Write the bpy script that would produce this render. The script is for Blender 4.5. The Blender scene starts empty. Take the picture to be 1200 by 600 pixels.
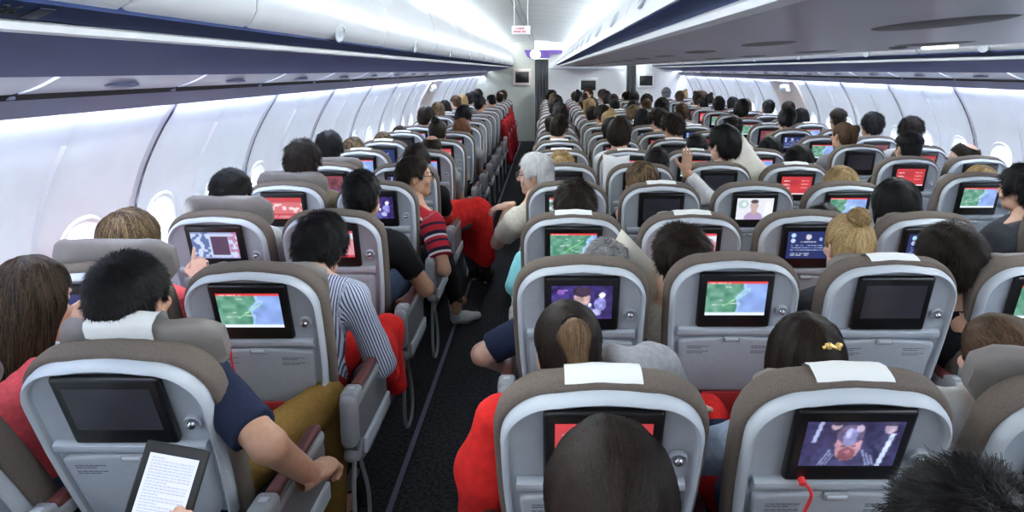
import bpy, math, random
import numpy as np
from mathutils import Vector, Matrix
random.seed(7); RNG = np.random.default_rng(11)
SC = bpy.context.scene
COL = SC.collection
PI = math.pi

# ---------------------------------------------------------------- camera
EYE = 1.76
PITCH = math.radians(9.0)
FPX = 770.0
cam_d = bpy.data.cameras.new('camera'); cam = bpy.data.objects.new('camera', cam_d); COL.objects.link(cam)
cam.location = (0, 0, EYE); cam.rotation_euler = (PI/2 - PITCH, 0, 0)
cam_d.sensor_width = 36.0; cam_d.lens = 36.0*FPX/1200.0
cam_d.shift_x = -40/1200; cam_d.shift_y = -96/1200
cam_d.clip_start = 0.02
SC.camera = cam

# ---------------------------------------------------------------- light of the place
SC.view_settings.view_transform = 'Standard'
try: SC.view_settings.look = 'None'
except Exception: pass
SC.view_settings.gamma = 1.0
SC.view_settings.use_curve_mapping = False
SC.view_settings.exposure = 0.56
W = bpy.data.worlds.new('sky'); SC.world = W; W.use_nodes = True
bg = W.node_tree.nodes['Background']; bg.inputs[0].default_value = (0.80, 0.90, 1.0, 1); bg.inputs[1].default_value = 5.5
WASH = 40.0         # lamps that wash the side walls
COVE = 64.0         # lamps along the ceiling
WASH_COL = (0.74, 0.84, 1.0)
COVE_COL = (0.89, 0.965, 1.0)

CXC = 0.905        # middle of the cabin
Y0, Y1 = -3.2, 16.6

# ---------------------------------------------------------------- materials
MATS = {}
def mat(name, col, rough=0.5, metal=0.0, noise=0.0, nscale=40.0, bump=0.0, bscale=200.0, spec=0.5, emit=None, estr=0.0, coat=0.0, stretch=None, col2=None):
    if name in MATS: return MATS[name]
    m = bpy.data.materials.new(name); m.use_nodes = True
    nt = m.node_tree; b = nt.nodes['Principled BSDF']
    b.inputs['Base Color'].default_value = (*col, 1); b.inputs['Roughness'].default_value = rough
    b.inputs['Metallic'].default_value = metal
    b.inputs['Specular IOR Level'].default_value = spec
    b.inputs['Coat Weight'].default_value = coat
    tc = nt.nodes.new('ShaderNodeTexCoord'); mp = nt.nodes.new('ShaderNodeMapping')
    nt.links.new(tc.outputs['Object'], mp.inputs['Vector'])
    if stretch: mp.inputs['Scale'].default_value = stretch
    if noise > 0 or col2:
        n = nt.nodes.new('ShaderNodeTexNoise'); n.inputs['Scale'].default_value = nscale; n.inputs['Detail'].default_value = 4
        nt.links.new(mp.outputs[0], n.inputs['Vector'])
        r = nt.nodes.new('ShaderNodeValToRGB')
        a = col if col2 is None else col
        c2 = col2 if col2 else tuple(min(1, c*(1+noise)) for c in col)
        c1 = col if col2 else tuple(max(0, c*(1-noise)) for c in col)
        r.color_ramp.elements[0].color = (*c1, 1); r.color_ramp.elements[1].color = (*c2, 1)
        r.color_ramp.elements[0].position = 0.36; r.color_ramp.elements[1].position = 0.64
        nt.links.new(n.outputs['Fac'], r.inputs['Fac']); nt.links.new(r.outputs['Color'], b.inputs['Base Color'])
    if bump > 0:
        n2 = nt.nodes.new('ShaderNodeTexNoise'); n2.inputs['Scale'].default_value = bscale; n2.inputs['Detail'].default_value = 3
        nt.links.new(mp.outputs[0], n2.inputs['Vector'])
        bp = nt.nodes.new('ShaderNodeBump'); bp.inputs['Strength'].default_value = bump; bp.inputs['Distance'].default_value = 0.004
        nt.links.new(n2.outputs['Fac'], bp.inputs['Height']); nt.links.new(bp.outputs['Normal'], b.inputs['Normal'])
    if emit:
        b.inputs['Emission Color'].default_value = (*emit, 1); b.inputs['Emission Strength'].default_value = estr
    MATS[name] = m
    return m

M_WALL = mat('wall_white', (0.77, 0.80, 0.84), 0.42, noise=0.02, nscale=8)
M_WALLEDGE = mat('wall_seam', (0.10, 0.10, 0.13), 0.6)
M_CREAM = mat('door_cream', (0.66, 0.58, 0.54), 0.5, noise=0.03)
M_RAIL = mat('rail_grey', (0.46, 0.48, 0.66), 0.5, spec=0.2)
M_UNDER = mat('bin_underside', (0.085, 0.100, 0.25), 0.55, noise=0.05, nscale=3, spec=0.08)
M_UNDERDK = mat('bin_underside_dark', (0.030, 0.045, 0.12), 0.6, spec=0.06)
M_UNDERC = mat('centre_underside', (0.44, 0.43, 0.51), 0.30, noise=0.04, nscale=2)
M_SLOT = mat('slot_black', (0.012, 0.012, 0.016), 0.7)
M_PSU = mat('service_panel', (0.84, 0.87, 1.0), 0.25)
M_BIN = mat('bin_white', (0.70, 0.71, 0.735), 0.32, noise=0.015, nscale=6)
M_LIP = mat('bin_lip', (0.86, 0.87, 0.88), 0.3)
M_CEIL = mat('ceiling_white', (0.86, 0.88, 0.87), 0.5, noise=0.02, nscale=4)
M_CARPET = mat('carpet_charcoal', (0.036, 0.036, 0.040), 0.95, noise=0.5, nscale=60, bump=0.6, bscale=500, spec=0.1)
M_TRACK = mat('seat_track', (0.20, 0.20, 0.30), 0.4, metal=0.6)
M_SHELL = mat('shell_grey', (0.46, 0.50, 0.55), 0.42, noise=0.03, nscale=30, bump=0.05, bscale=900)
M_RIM = mat('rim_grey', (0.51, 0.55, 0.60), 0.42)
M_TRAY = mat('tray_grey', (0.40, 0.43, 0.47), 0.5, noise=0.03, nscale=50)
M_LATCH = mat('latch_grey', (0.30, 0.31, 0.33), 0.4)
M_FABRIC = mat('seat_fabric', (0.150, 0.122, 0.104), 0.9, noise=0.25, nscale=420, bump=0.5, bscale=600, spec=0.15)
M_LEATHER = mat('headrest_leather', (0.185, 0.165, 0.155), 0.55, noise=0.10, nscale=14, bump=0.1, bscale=300)
M_CUSHION = mat('cushion_dark', (0.045, 0.045, 0.055), 0.9, noise=0.3, nscale=120, bump=0.4, spec=0.1)
M_BEZEL = mat('bezel_black', (0.008, 0.008, 0.009), 0.28, spec=0.45)
M_CHROME = mat('chrome', (0.72, 0.72, 0.74), 0.22, metal=1.0)
M_ARMPAD = mat('armrest_maroon', (0.115, 0.026, 0.023), 0.48, noise=0.1, nscale=40)
M_ARMGREY = mat('armrest_grey', (0.30, 0.31, 0.325), 0.42, noise=0.03)
M_ARMDK = mat('armrest_dark', (0.16, 0.16, 0.17), 0.5)
M_CLOTHW = mat('antimacassar_white', (0.82, 0.82, 0.80), 0.85, bump=0.2, bscale=500)
M_INK = mat('printed_ink', (0.10, 0.10, 0.12), 0.7)
M_POCKET = mat('pocket_black', (0.016, 0.015, 0.017), 0.85)
M_REDMAG = mat('magazine_red', (0.42, 0.03, 0.03), 0.5)
M_RED = mat('blanket_red', (0.62, 0.022, 0.020), 0.88, noise=0.12, nscale=30, bump=0.4, bscale=160, spec=0.15)
M_REDDK = mat('blanket_dark_red', (0.33, 0.016, 0.020), 0.9, noise=0.12, nscale=30, bump=0.4, bscale=160, spec=0.1)
M_CREAMCL = mat('pillow_cream', (0.78, 0.74, 0.64), 0.85, noise=0.04, nscale=12, bump=0.25, bscale=60)
M_TURQ = mat('blanket_turquoise', (0.25, 0.66, 0.70), 0.85, bump=0.4, bscale=80)
M_CURTAIN = mat('curtain_grey', (0.075, 0.080, 0.088), 0.9, noise=0.1)
M_BULK = mat('bulkhead_white', (0.90, 0.91, 0.93), 0.5, noise=0.02)
M_BULKG = mat('bulkhead_grey', (0.50, 0.52, 0.46), 0.5, noise=0.04, nscale=8)
M_PURPLE = mat('purple_panel', (0.12, 0.06, 0.30), 0.4)
M_REDINK = mat('red_ink', (0.55, 0.10, 0.16), 0.6)
M_CORD = mat('cord_red', (0.75, 0.03, 0.03), 0.5)
M_GOLD = mat('clip_gold', (0.62, 0.42, 0.14), 0.3, metal=0.8)
M_EYE = mat('eye_white', (0.75, 0.73, 0.70), 0.25)
M_GLASSFR = mat('glasses_dark', (0.02, 0.02, 0.025), 0.3)

def emitter(name, col, s):
    m = bpy.data.materials.new(name); m.use_nodes = True; nt = m.node_tree
    nt.nodes.remove(nt.nodes['Principled BSDF'])
    e = nt.nodes.new('ShaderNodeEmission'); e.inputs[0].default_value = (*col, 1); e.inputs[1].default_value = s
    nt.links.new(e.outputs[0], nt.nodes['Material Output'].inputs[0]); return m
M_WASH = emitter('wash_lamp', WASH_COL, WASH)
M_COVE = emitter('cove_lamp', COVE_COL, COVE)
M_LAMP = emitter('reading_lamp', (1, 1, 0.97), 3.0)

def glass_mat():
    m = bpy.data.materials.new('window_glass'); m.use_nodes = True; nt = m.node_tree
    nt.nodes.remove(nt.nodes['Principled BSDF'])
    t = nt.nodes.new('ShaderNodeBsdfTransparent'); t.inputs[0].default_value = (0.93, 0.95, 0.97, 1)
    g = nt.nodes.new('ShaderNodeBsdfGlossy'); g.inputs['Roughness'].default_value = 0.05
    mx = nt.nodes.new('ShaderNodeMixShader'); mx.inputs[0].default_value = 0.06
    nt.links.new(t.outputs[0], mx.inputs[1]); nt.links.new(g.outputs[0], mx.inputs[2])
    nt.links.new(mx.outputs[0], nt.nodes['Material Output'].inputs[0]); return m
M_GLASS = glass_mat()

# ---------------------------------------------------------------- mesh helpers
class MB:
    def __init__(s): s.v = []; s.f = []; s.m = []; s.n = 0
    def add(s, V, F, mi=0):
        V = np.asarray(V, float).reshape(-1, 3)
        s.v.append(V); n = s.n
        for f in F: s.f.append(tuple(int(i)+n for i in f)); s.m.append(mi)
        s.n += len(V); return s
    def box(s, c, d, mi=0, M=None, bev=0.0):
        x, y, z = (d[0]/2, d[1]/2, d[2]/2)
        if bev <= 0:
            V = np.array([[a*x, b*y, e*z] for e in (-1, 1) for b in (-1, 1) for a in (-1, 1)], float)
            F = [(0, 2, 3, 1), (4, 5, 7, 6), (0, 1, 5, 4), (2, 6, 7, 3), (0, 4, 6, 2), (1, 3, 7, 5)]
        else:
            # rounded box: stacked rounded rectangles
            r = min(bev, x*0.99, y*0.99, z*0.99); rings = []
            for k in range(5):
                a = PI/2*k/4
                rings.append((-z + r - r*math.cos(a), r*(1-math.sin(a))))
            for k in range(5):
                a = PI/2*k/4
                rings.append((z - r + r*math.sin(a), r*(1-math.cos(a))))
            V = []; N = 20
            for (zz, ins) in rings:
                for q in range(4):
                    cx = (x-r)*(1 if q in (0, 3) else -1); cy = (y-r)*(1 if q in (0, 1) else -1)
                    for k in range(5):
                        an = PI/2*(q + k/4)
                        V.append([cx + (r-ins)*math.cos(an), cy + (r-ins)*math.sin(an), zz])
            F = []
            R = len(rings)
            for i in range(R-1):
                for j in range(N):
                    F.append((i*N+j, i*N+(j+1) % N, (i+1)*N+(j+1) % N, (i+1)*N+j))
            F.append(tuple(range(N-1, -1, -1))); F.append(tuple((R-1)*N+j for j in range(N)))
            V = np.array(V)
        if M is not None: V = V @ np.array(M.to_3x3()).T
        return s.add(V + np.array(c), F, mi)
    def tube(s, pts, r, n=8, mi=0, cap=True, closed=False):
        P = np.array(pts, float); L = len(P); rr = np.full(L, r) if np.isscalar(r) else np.array(r)
        V = []; up = np.array([0.013, 0.021, 1.0]); last = None
        for i in range(L):
            if closed: t = P[(i+1) % L]-P[i-1]
            else: t = P[min(i+1, L-1)]-P[max(i-1, 0)]
            t = t/(np.linalg.norm(t)+1e-9)
            if last is None:
                a = np.cross(t, up)
                if np.linalg.norm(a) < 0.1: a = np.cross(t, [1, 0, 0])
            else: a = last - t*np.dot(last, t)
            a = a/np.linalg.norm(a); last = a; b = np.cross(t, a)
            for k in range(n):
                an = 2*PI*k/n; V.append(P[i] + rr[i]*(a*math.cos(an)+b*math.sin(an)))
        F = []
        for i in range(L if closed else L-1):
            for k in range(n):
                F.append((i*n+k, i*n+(k+1) % n, ((i+1) % L)*n+(k+1) % n, ((i+1) % L)*n+k))
        if cap and not closed:
            F.append(tuple(range(n-1, -1, -1))); F.append(tuple((L-1)*n+k for k in range(n)))
        return s.add(V, F, mi)
    def ell(s, c, r, nu=14, nv=8, mi=0, M=None):
        V = [[0, 0, -1]]
        for j in range(1, nv):
            a = -PI/2+PI*j/nv
            for i in range(nu): V.append([math.cos(a)*math.cos(2*PI*i/nu), math.cos(a)*math.sin(2*PI*i/nu), math.sin(a)])
        V.append([0, 0, 1]); V = np.array(V)*np.array(r)
        if M is not None: V = V @ np.array(M.to_3x3()).T
        F = [(0, 1+(i+1) % nu, 1+i) for i in range(nu)]
        for j in range(nv-2):
            for i in range(nu): F.append((1+j*nu+i, 1+j*nu+(i+1) % nu, 1+(j+1)*nu+(i+1) % nu, 1+(j+1)*nu+i))
        T = len(V)-1; b = 1+(nv-2)*nu
        F += [(T, b+i, b+(i+1) % nu) for i in range(nu)]
        return s.add(V + np.array(c), F, mi)
    def rings(s, R, mi=0, cap0=True, cap1=True):
        """list of equal-length rings of 3D points"""
        n = len(R[0]); V = np.concatenate([np.array(r, float) for r in R]); F = []
        for i in range(len(R)-1):
            for j in range(n): F.append((i*n+j, i*n+(j+1) % n, (i+1)*n+(j+1) % n, (i+1)*n+j))
        if cap0: F.append(tuple(range(n-1, -1, -1)))
        if cap1: F.append(tuple((len(R)-1)*n+j for j in range(n)))
        return s.add(V, F, mi)
    def grid(s, G, mi=0):
        G = np.array(G, float); a, b = G.shape[:2]
        F = [(i*b+j, i*b+j+1, (i+1)*b+j+1, (i+1)*b+j) for i in range(a-1) for j in range(b-1)]
        return s.add(G.reshape(-1, 3), F, mi)
    def mesh(s, name, mats, smooth=True, angle=38):
        me = bpy.data.meshes.new(name)
        V = np.concatenate(s.v) if s.v else np.zeros((0, 3))
        me.from_pydata(V.tolist(), [], s.f)
        if not isinstance(mats, (list, tuple)): mats = [mats]
        for m in mats: me.materials.append(m)
        if len(mats) > 1: me.polygons.foreach_set('material_index', s.m)
        me.validate(); me.update()
        if smooth:
            me.polygons.foreach_set('use_smooth', [True]*len(me.polygons))
            try: me.set_sharp_from_angle(angle=math.radians(angle))
            except Exception: pass
        return me

def fix_normals(me):
    import bmesh
    bm = bmesh.new(); bm.from_mesh(me); bmesh.ops.recalc_face_normals(bm, faces=bm.faces); bm.to_mesh(me); bm.free()

def obj(name, me, parent=None, loc=None, rot=None):
    o = bpy.data.objects.new(name, me); COL.objects.link(o)
    if parent is not None: o.parent = parent
    if loc is not None: o.location = loc
    if rot is not None: o.rotation_euler = rot
    return o
def tag(o, label, cat, group=None):
    o['label'] = label; o['category'] = cat
    if group: o['group'] = group
    return o
def thing(name, label, cat, loc=(0, 0, 0), rot=(0, 0, 0), group=None):
    o = bpy.data.objects.new(name, None); COL.objects.link(o); o.empty_display_size = 0.05
    o.location = loc; o.rotation_euler = rot
    return tag(o, label, cat, group)
def struct(name, me, parent=None):
    o = obj(name, me, parent)
    if parent is None: o['kind'] = 'structure'
    return o
def at(px, py, Y):
    a = PITCH + math.atan((py-204)/FPX); drop = Y*math.tan(a); D = Y*math.cos(PITCH)+drop*math.sin(PITCH)
    return ((px-640)/FPX*D, Y, EYE-drop)
ORD = ['first', 'second', 'third', 'fourth', 'fifth', 'sixth', 'seventh', 'eighth', 'ninth', 'tenth', 'eleventh', 'twelfth', 'thirteenth', 'fourteenth', 'fifteenth', 'sixteenth', 'seventeenth', 'eighteenth', 'nineteenth', 'twentieth']
# ================================================================ THE CABIN
def mx(X, side): return X if side < 0 else 2*CXC - X
WZ = np.array([0, .3, .6, .85, 1.05, 1.2, 1.35, 1.5, 1.58, 1.64])
WX = np.array([-1.74, -1.80, -1.845, -1.86, -1.85, -1.825, -1.77, -1.69, -1.635, -1.585])
def wall_x(z):
    # smooth profile: local quadratic blend of the linear interpolation
    z = np.asarray(z, float); w = 0.05
    return (np.interp(z-w, WZ, WX) + 2*np.interp(z, WZ, WX) + np.interp(z+w, WZ, WX))/4
BAY = 0.533
PHASE = {-1: 2.80, 1: 5.50}
def bow(Y, side, z):
    u = ((np.asarray(Y)-PHASE[side])/BAY) % 1.0; t = ((np.asarray(Y)-PHASE[side])/(2*BAY)) % 1.0
    k = 0.016*np.abs(2*u-1)**4 + 0.028*np.abs(2*t-1)**5
    return k*np.clip((np.asarray(z)-0.3)/0.5, 0, 1)
def wp(Y, z, side, out=0.0):
    """point of the side wall, pushed outwards by out"""
    Y = np.asarray(Y, float); z = np.asarray(z, float)
    X = wall_x(z) + bow(Y, side, z) - out
    return np.stack(np.broadcast_arrays(mx(X, side), Y, z), -1)
def oval(a, b, n, e=2.5):
    th = 2*PI*np.arange(n)/n + PI/4
    c, s_ = np.cos(th), np.sin(th)
    r = (np.abs(c/a)**e+np.abs(s_/b)**e)**(-1/e)
    return r*c, r*s_
def rectb(a, b, n):
    """points on the border of a rectangle, same angles order as oval (n multiple of 8)"""
    q = n//4; pts = []
    cs = [(a, b), (-a, b), (-a, -b), (a, -b)]
    for i in range(4):
        p, r = cs[i], cs[(i+1) % 4]
        for k in range(q): pts.append((p[0]+(r[0]-p[0])*k/q, p[1]+(r[1]-p[1])*k/q))
    P = np.array(pts); return P[:, 0], P[:, 1]
WIN_Z, WIN_A, WIN_B = 0.985, 0.118, 0.178
NW = 32
wcount = 0
for side, wname in ((-1, 'wall_left'), (1, 'wall_right')):
    mb = MB()
    k0 = math.floor((Y0-PHASE[side])/BAY); k1 = math.ceil((Y1-PHASE[side])/BAY)
    wins = []
    for k in range(k0, k1):
        ya = PHASE[side]+k*BAY; yc = ya+BAY/2
        ys = np.linspace(ya, ya+BAY, 9)
        isdoor = 9.0 < yc < 10.2
        haswin = 0.6 < yc < 15.5 and not isdoor
        zlo, zhi = WIN_Z-0.26, WIN_Z+0.26
        for za, zb, n in ((0, zlo, 7), (zhi, 1.64, 12)) if haswin else ((0, 1.64, 26),):
            zs = np.linspace(za, zb, n)
            G = wp(ys[None, :], zs[:, None], side)
            mb.grid(G if side > 0 else G[:, ::-1])
        if haswin:
            rx, rz = rectb(BAY/2, 0.26, NW)
            ox, oz = oval(WIN_A+.02, WIN_B+.02, NW)
            R = []
            for f in (0, .33, .66, 1.0):
                R.append(wp(yc+rx*(1-f)+ox*f, WIN_Z+rz*(1-f)+oz*f, side))
            ox2, oz2 = oval(WIN_A, WIN_B, NW); R.append(wp(yc+ox2, WIN_Z+oz2, side, 0.012))
            ox3, oz3 = oval(WIN_A-.014, WIN_B-.016, NW); R.append(wp(yc+ox3, WIN_Z+oz3, side, 0.06))
            mb.rings([r if side < 0 else r[::-1] for r in R], cap0=False, cap1=False)
            wins.append(yc)
    me = mb.mesh(wname, M_WALL, angle=60); struct(wname, me)
    for yc in wins:
        wcount += 1
        f = MB(); R = []
        for a, o_ in ((.030, -.001), (.024, -.008), (.012, -.010), (.003, -.004), (-.002, .012)):
            ox, oz = oval(WIN_A+a, WIN_B+a, NW); R.append(wp(yc+ox, WIN_Z+oz, side, o_))
        f.rings(R, cap0=False, cap1=False)
        wo = struct('window_%d' % wcount, f.mesh('window_frame', M_LIP, angle=60))
        p = MB(); ox, oz = oval(WIN_A-.008, WIN_B-.010, NW); c = wp(yc+ox, WIN_Z+oz, side, .058)
        p.add(c, [tuple(range(NW))]); struct('window_pane', p.mesh('window_pane', M_GLASS), wo)
    # seams between the lining panels
    mb = MB()
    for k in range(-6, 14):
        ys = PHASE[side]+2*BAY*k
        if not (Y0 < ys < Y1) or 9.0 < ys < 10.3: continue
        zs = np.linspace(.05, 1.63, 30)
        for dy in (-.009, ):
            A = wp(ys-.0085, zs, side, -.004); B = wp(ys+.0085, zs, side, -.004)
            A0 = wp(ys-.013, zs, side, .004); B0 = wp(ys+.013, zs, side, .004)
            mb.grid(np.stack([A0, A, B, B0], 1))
            C0 = wp(ys-.034, zs, side, .001); C1 = wp(ys-.022, zs, side, -.007); C2 = wp(ys-.012, zs, side, -.006); mb.grid(np.stack([C0, C1, C2], 1), 1)  # grey band beside the seam: shade of the panel edge put into colour
            zz = np.linspace(.72, 1.50, 22); E0 = wp(ys+BAY-.014, zz, side, .001); E1 = wp(ys+BAY, zz, side, -.010); E2 = wp(ys+BAY+.010, zz, side, .001); mb.grid(np.stack([E0, E1, E2], 1), 2)  # mid-panel crease, its soft shade painted as a light grey strip
    struct('trim_1' if side < 0 else 'trim_2', mb.mesh('wall_seams', [M_WALLEDGE, mat('wall_seam_shade', (.42, .42, .47), .6), mat('wall_crease_shade', (.62, .62, .66), .6)]))
    # exit door with its handle cover
    ys = np.linspace(9.13, 10.13, 10); zs = np.linspace(.05, 1.6, 24)
    d = MB(); d.grid(wp(ys[None, :], zs[:, None], side, -.03))
    for e in (0, -1): d.grid(np.stack([wp(ys[e], zs, side, -.03), wp(ys[e], zs, side, .01)], 1))
    do = struct('door_1' if side < 0 else 'door_2', d.mesh('exit_door', M_CREAM))
    h = MB(); c = wp(9.55, 1.50, side, -.05)
    h.box(c, (.06, .34, .10), bev=.02); h.box(c+np.array([0, 0, -.01])+np.array([.03*(-side), 0, 0]), (.02, .24, .05), 1, bev=.008)
    struct('door_handle', h.mesh('door_handle', [M_BULK, M_LATCH]), do)

# floor, ceiling
fl = MB(); fl.box((CXC, (Y0+Y1)/2+.4, -.05), (5.6, Y1-Y0+1.6, .1)); struct('floor', fl.mesh('floor', M_CARPET, smooth=False))
DOORL = [(-.815, 1.866), (-.784, 1.884), (-.768, 1.915), (-.764, 1.97), (-.778, 2.05), (-.812, 2.15), (-.86, 2.25), (-.912, 2.34), (-.975, 2.43)]
DOORC = [(.25, 1.893), (.258, 1.93), (.28, 1.98), (.325, 2.045), (.40, 2.13), (.49, 2.225), (.58, 2.315), (.665, 2.39)]
def ceil_prof():
    P = [(-1.06, 2.43)]
    for t in np.linspace(0, 1, 15): P.append((-.985+(.685+.985)*t, 2.435-.04*t+.055*math.sin(PI*t)))
    P.append((.80, 2.39)); return P
for side in (-1, 1):
    mb = MB(); P = np.array([(mx(x, side), z) for x, z in ceil_prof()]); ysn = np.linspace(Y0, Y1, 3)
    G = np.stack([np.stack([np.full(3, x), ysn, np.full(3, z)], -1) for x, z in P]); mb.grid(G)
    c = struct('ceiling' if side < 0 else 'ceiling_aisle', mb.mesh('ceiling', M_CEIL)); c['kind'] = 'structure'
    # grooves of the ceiling: two long ones and the cross joints
    g = MB()
    for x in (-.36, -.285):
        g.box((mx(x, side), (Y0+Y1)/2, 2.4655), (.008, Y1-Y0-.1, .006))
    for y in np.arange(1.0, 16.2, .72):
        xs = np.linspace(-.27, .62, 10); t = (xs+.985)/1.67; zz = 2.435-.04*t+.055*np.sin(PI*t)-.002
        g.grid(np.stack([np.stack([mx(xs, side), np.full(10, y), zz], -1), np.stack([mx(xs, side), np.full(10, y+.012), zz], -1)]))
    struct('trim_3' if side < 0 else 'trim_4', g.mesh('ceiling_grooves', mat('groove_grey', (.36, .38, .36), .6)))
    # ceiling lamps and wall-wash lamps
    for nm, (x, z), (w_, h_), lab in (('ceiling_lamp', (-.935, 2.442), (.035, .012), 'long white ceiling lamp along the outer bins'), ('ceiling_lamp', (.625, 2.402), (.035, .012), 'long white ceiling lamp along the middle bins')):
        l = MB(); l.box((mx(x, side), (Y0+Y1)/2, z), (w_, Y1-Y0-.2, h_)); o = obj(nm, l.mesh(nm, M_COVE, smooth=False)); tag(o, lab + (' over the aisle with the floor strip' if side < 0 else ' over the hidden aisle'), 'lamp', 'ceiling lamps')
    l = MB(); l.box((mx(-1.553, side), (Y0+Y1)/2, 1.652), (.022, Y1-Y0-.2, .010)); o = obj('wall_lamp', l.mesh('wall_lamp', M_WASH, smooth=False))
    tag(o, 'long strip lamp washing the ' + ('near cabin wall beside the window pair' if side < 0 else 'far cabin wall beyond the middle block'), 'lamp', 'wall wash lamps')

def prism(mb, P, y0, y1, mi=0, ny=2):
    """closed polygon P (x,z) extruded along Y"""
    ys = np.linspace(y0, y1, ny)
    mb.rings([[(x, y, z) for x, z in P] for y in ys], mi)
# outboard rails under the bins: one long moulding each side
for side in (-1, 1):
    def S(P): return [(mx(x, side), z) for x, z in P]
    yA, yB = Y0, Y1
    L = MB(); prism(L, S([(-.862, 1.842), (-.850, 1.836), (-.852, 1.824), (-.864, 1.820), (-.885, 1.824), (-.885, 1.842)]), yA, yB)
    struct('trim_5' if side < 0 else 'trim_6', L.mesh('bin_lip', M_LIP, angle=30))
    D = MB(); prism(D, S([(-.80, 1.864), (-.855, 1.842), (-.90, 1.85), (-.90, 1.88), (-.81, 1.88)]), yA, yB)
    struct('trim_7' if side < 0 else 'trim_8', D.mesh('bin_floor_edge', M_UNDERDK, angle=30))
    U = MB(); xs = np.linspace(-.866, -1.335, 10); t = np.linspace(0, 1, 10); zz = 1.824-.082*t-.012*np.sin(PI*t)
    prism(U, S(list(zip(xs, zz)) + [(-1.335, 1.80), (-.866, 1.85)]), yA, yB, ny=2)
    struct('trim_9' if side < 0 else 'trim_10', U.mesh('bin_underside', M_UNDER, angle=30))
    R = MB(); prism(R, S([(-1.482, 1.678), (-1.490, 1.664), (-1.522, 1.622), (-1.530, 1.620), (-1.536, 1.630), (-1.52, 1.66), (-1.49, 1.70)]), yA, yB)
    prism(R, S([(-1.50, 1.70), (-1.50, 1.665), (-1.62, 1.665), (-1.66, 1.60), (-1.68, 1.60), (-1.66, 1.70)]), yA, yB)
    struct('trim_11' if side < 0 else 'trim_12', R.mesh('wall_rail', M_RAIL, angle=30))
    K = MB(); prism(K, S([(-1.458, 1.692), (-1.483, 1.675), (-1.490, 1.70), (-1.458, 1.71)]), yA, yB)
    struct('trim_13' if side < 0 else 'trim_14', K.mesh('rail_slot', M_SLOT, angle=30))
    # service panels: one per bay, each with its curved lower edge and two dark oval vents
    base = {-1: 1.02, 1: 1.35}[side]
    for i in range(-2, 19):
        y = base + .795*i
        if y < .3 or y > 15.6: continue
        p = MB()
        xs = np.linspace(-1.330, -1.462, 8); tt = np.linspace(0, 1, 8); zz = 1.744-.052*tt-.006*np.sin(PI*tt)
        ya = y+.012; yb = y+.783
        G = np.array([[(mx(x, side), yy, z) for x, z in zip(xs, zz)] for yy in np.linspace(ya, yb, 6)]); p.grid(G)
        for e in (ya, yb):
            p.grid(np.array([[(mx(x, side), e, z) for x, z in zip(xs, zz)], [(mx(x, side), e, z+.02) for x, z in zip(xs, zz)]]))
        o = obj('service_panel', p.mesh('service_panel', M_PSU)); k = i+1
        tag(o, 'pale service panel above the %s row on the %s wall' % (ORD[max(0, min(19, k))], 'near' if side < 0 else 'far'), 'service panel', 'service panels over the window pairs')
        for q in (.45,):
            v = MB(); v.ell((mx(-1.39, side), ya+q*.77, 1.7115), (.028, .085, .010), 16, 6); obj('air_vent', v.mesh('air_vent', M_RAIL), o)
        b = MB(); b.box((mx(-1.478, side), y, 1.689), (.028, .022, .022), bev=.004); obj('bracket', b.mesh('bracket', M_RAIL), o)

# overhead bins, each a thing
def bin_unit(prof, side, y0, y1, label, group, depth, lat, body_m=M_BIN):
    P = np.array(prof); yc = (y0+y1)/2
    t = thing('overhead_bin', label, 'overhead bin', (0, yc, 0), group=group)
    n = np.gradient(P, axis=0); n = np.stack([-n[:, 1], n[:, 0]], 1); n /= np.linalg.norm(n, axis=1)[:, None]
    if (n[3, 0] > 0) != (depth > 0): n = -n
    inner = P + n*.018
    d = MB(); h = (y1-y0)/2
    # door with softly rounded ends
    def sect(off): return [(mx(x, side), z) for x, z in np.concatenate([P+n*off, inner[::-1]])]
    R = [[(x, yy, z) for x, z in sect(off)] for yy, off in ((-h+.004, .012), (-h+.006, .005), (-h+.012, .001), (-h+.022, 0), (h-.022, 0), (h-.012, .001), (h-.006, .005), (h-.004, .012))]
    d.rings(R); me = d.mesh('bin_door', M_BIN, angle=35); fix_normals(me)
    do = obj('bin_door', me, t)
    bd = MB(); I = inner
    poly = [(mx(x, side), z) for x, z in list(zip(I[:, 0], I[:, 1])) + [(I[-1, 0]+depth, I[-1, 1]-.02), (I[0, 0]+depth, I[0, 1]+.0)]]
    bd.rings([[(x, yy, z) for x, z in poly] for yy in (-h+.001, h-.001)]); me = bd.mesh('bin_body', M_SLOT, angle=30); fix_normals(me)
    obj('bin_body', me, t)
    # recessed round latch at the lower edge
    for ly in lat:
        L = MB(); i = 1; p = P[i]+(P[i+1]-P[i])*.5; nn = n[i]; tg = P[i+2]-P[i]; tg = tg/np.linalg.norm(tg)
        R = []
        for rad, off in ((.058, .001), (.055, -.006), (.044, -.008), (.040, -.002), (.024, -.001)):
            ring = []
            for k in range(22):
                a = 2*PI*k/22; q = p + tg*rad*.62*math.sin(a) + nn*off
                ring.append((mx(q[0], side), ly+rad*math.cos(a), q[1]))
            R.append(ring)
        L.rings(R, cap0=False); me = L.mesh('latch', M_RIM, angle=60); fix_normals(me); obj('latch', me, do)
    return t
lb = [-3.04, -1.6, -.16, 1.28, 1.80] + [1.80+1.44*k for k in range(1, 11)]
for side in (-1, 1):
    for i in range(len(lb)-1):
        y0, y1 = lb[i], lb[i+1]
        near = 'near' if side < 0 else 'far'
        if side > 0 and y1 < 2: continue
        lab = 'white curved overhead bin, %s one along the %s wall' % (ORD[max(0, i-2)], near) if i > 2 else 'white curved overhead bin above the camera at the %s wall, %s behind' % (near, ORD[2-i])
        if i == 3: lab = 'short white filler bin before the long bins of the near wall'
        bin_unit(DOORL, side, y0, y1, lab, 'overhead bins along the ' + near + ' wall', -.6, [] if i == 3 else [0.0])
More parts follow.
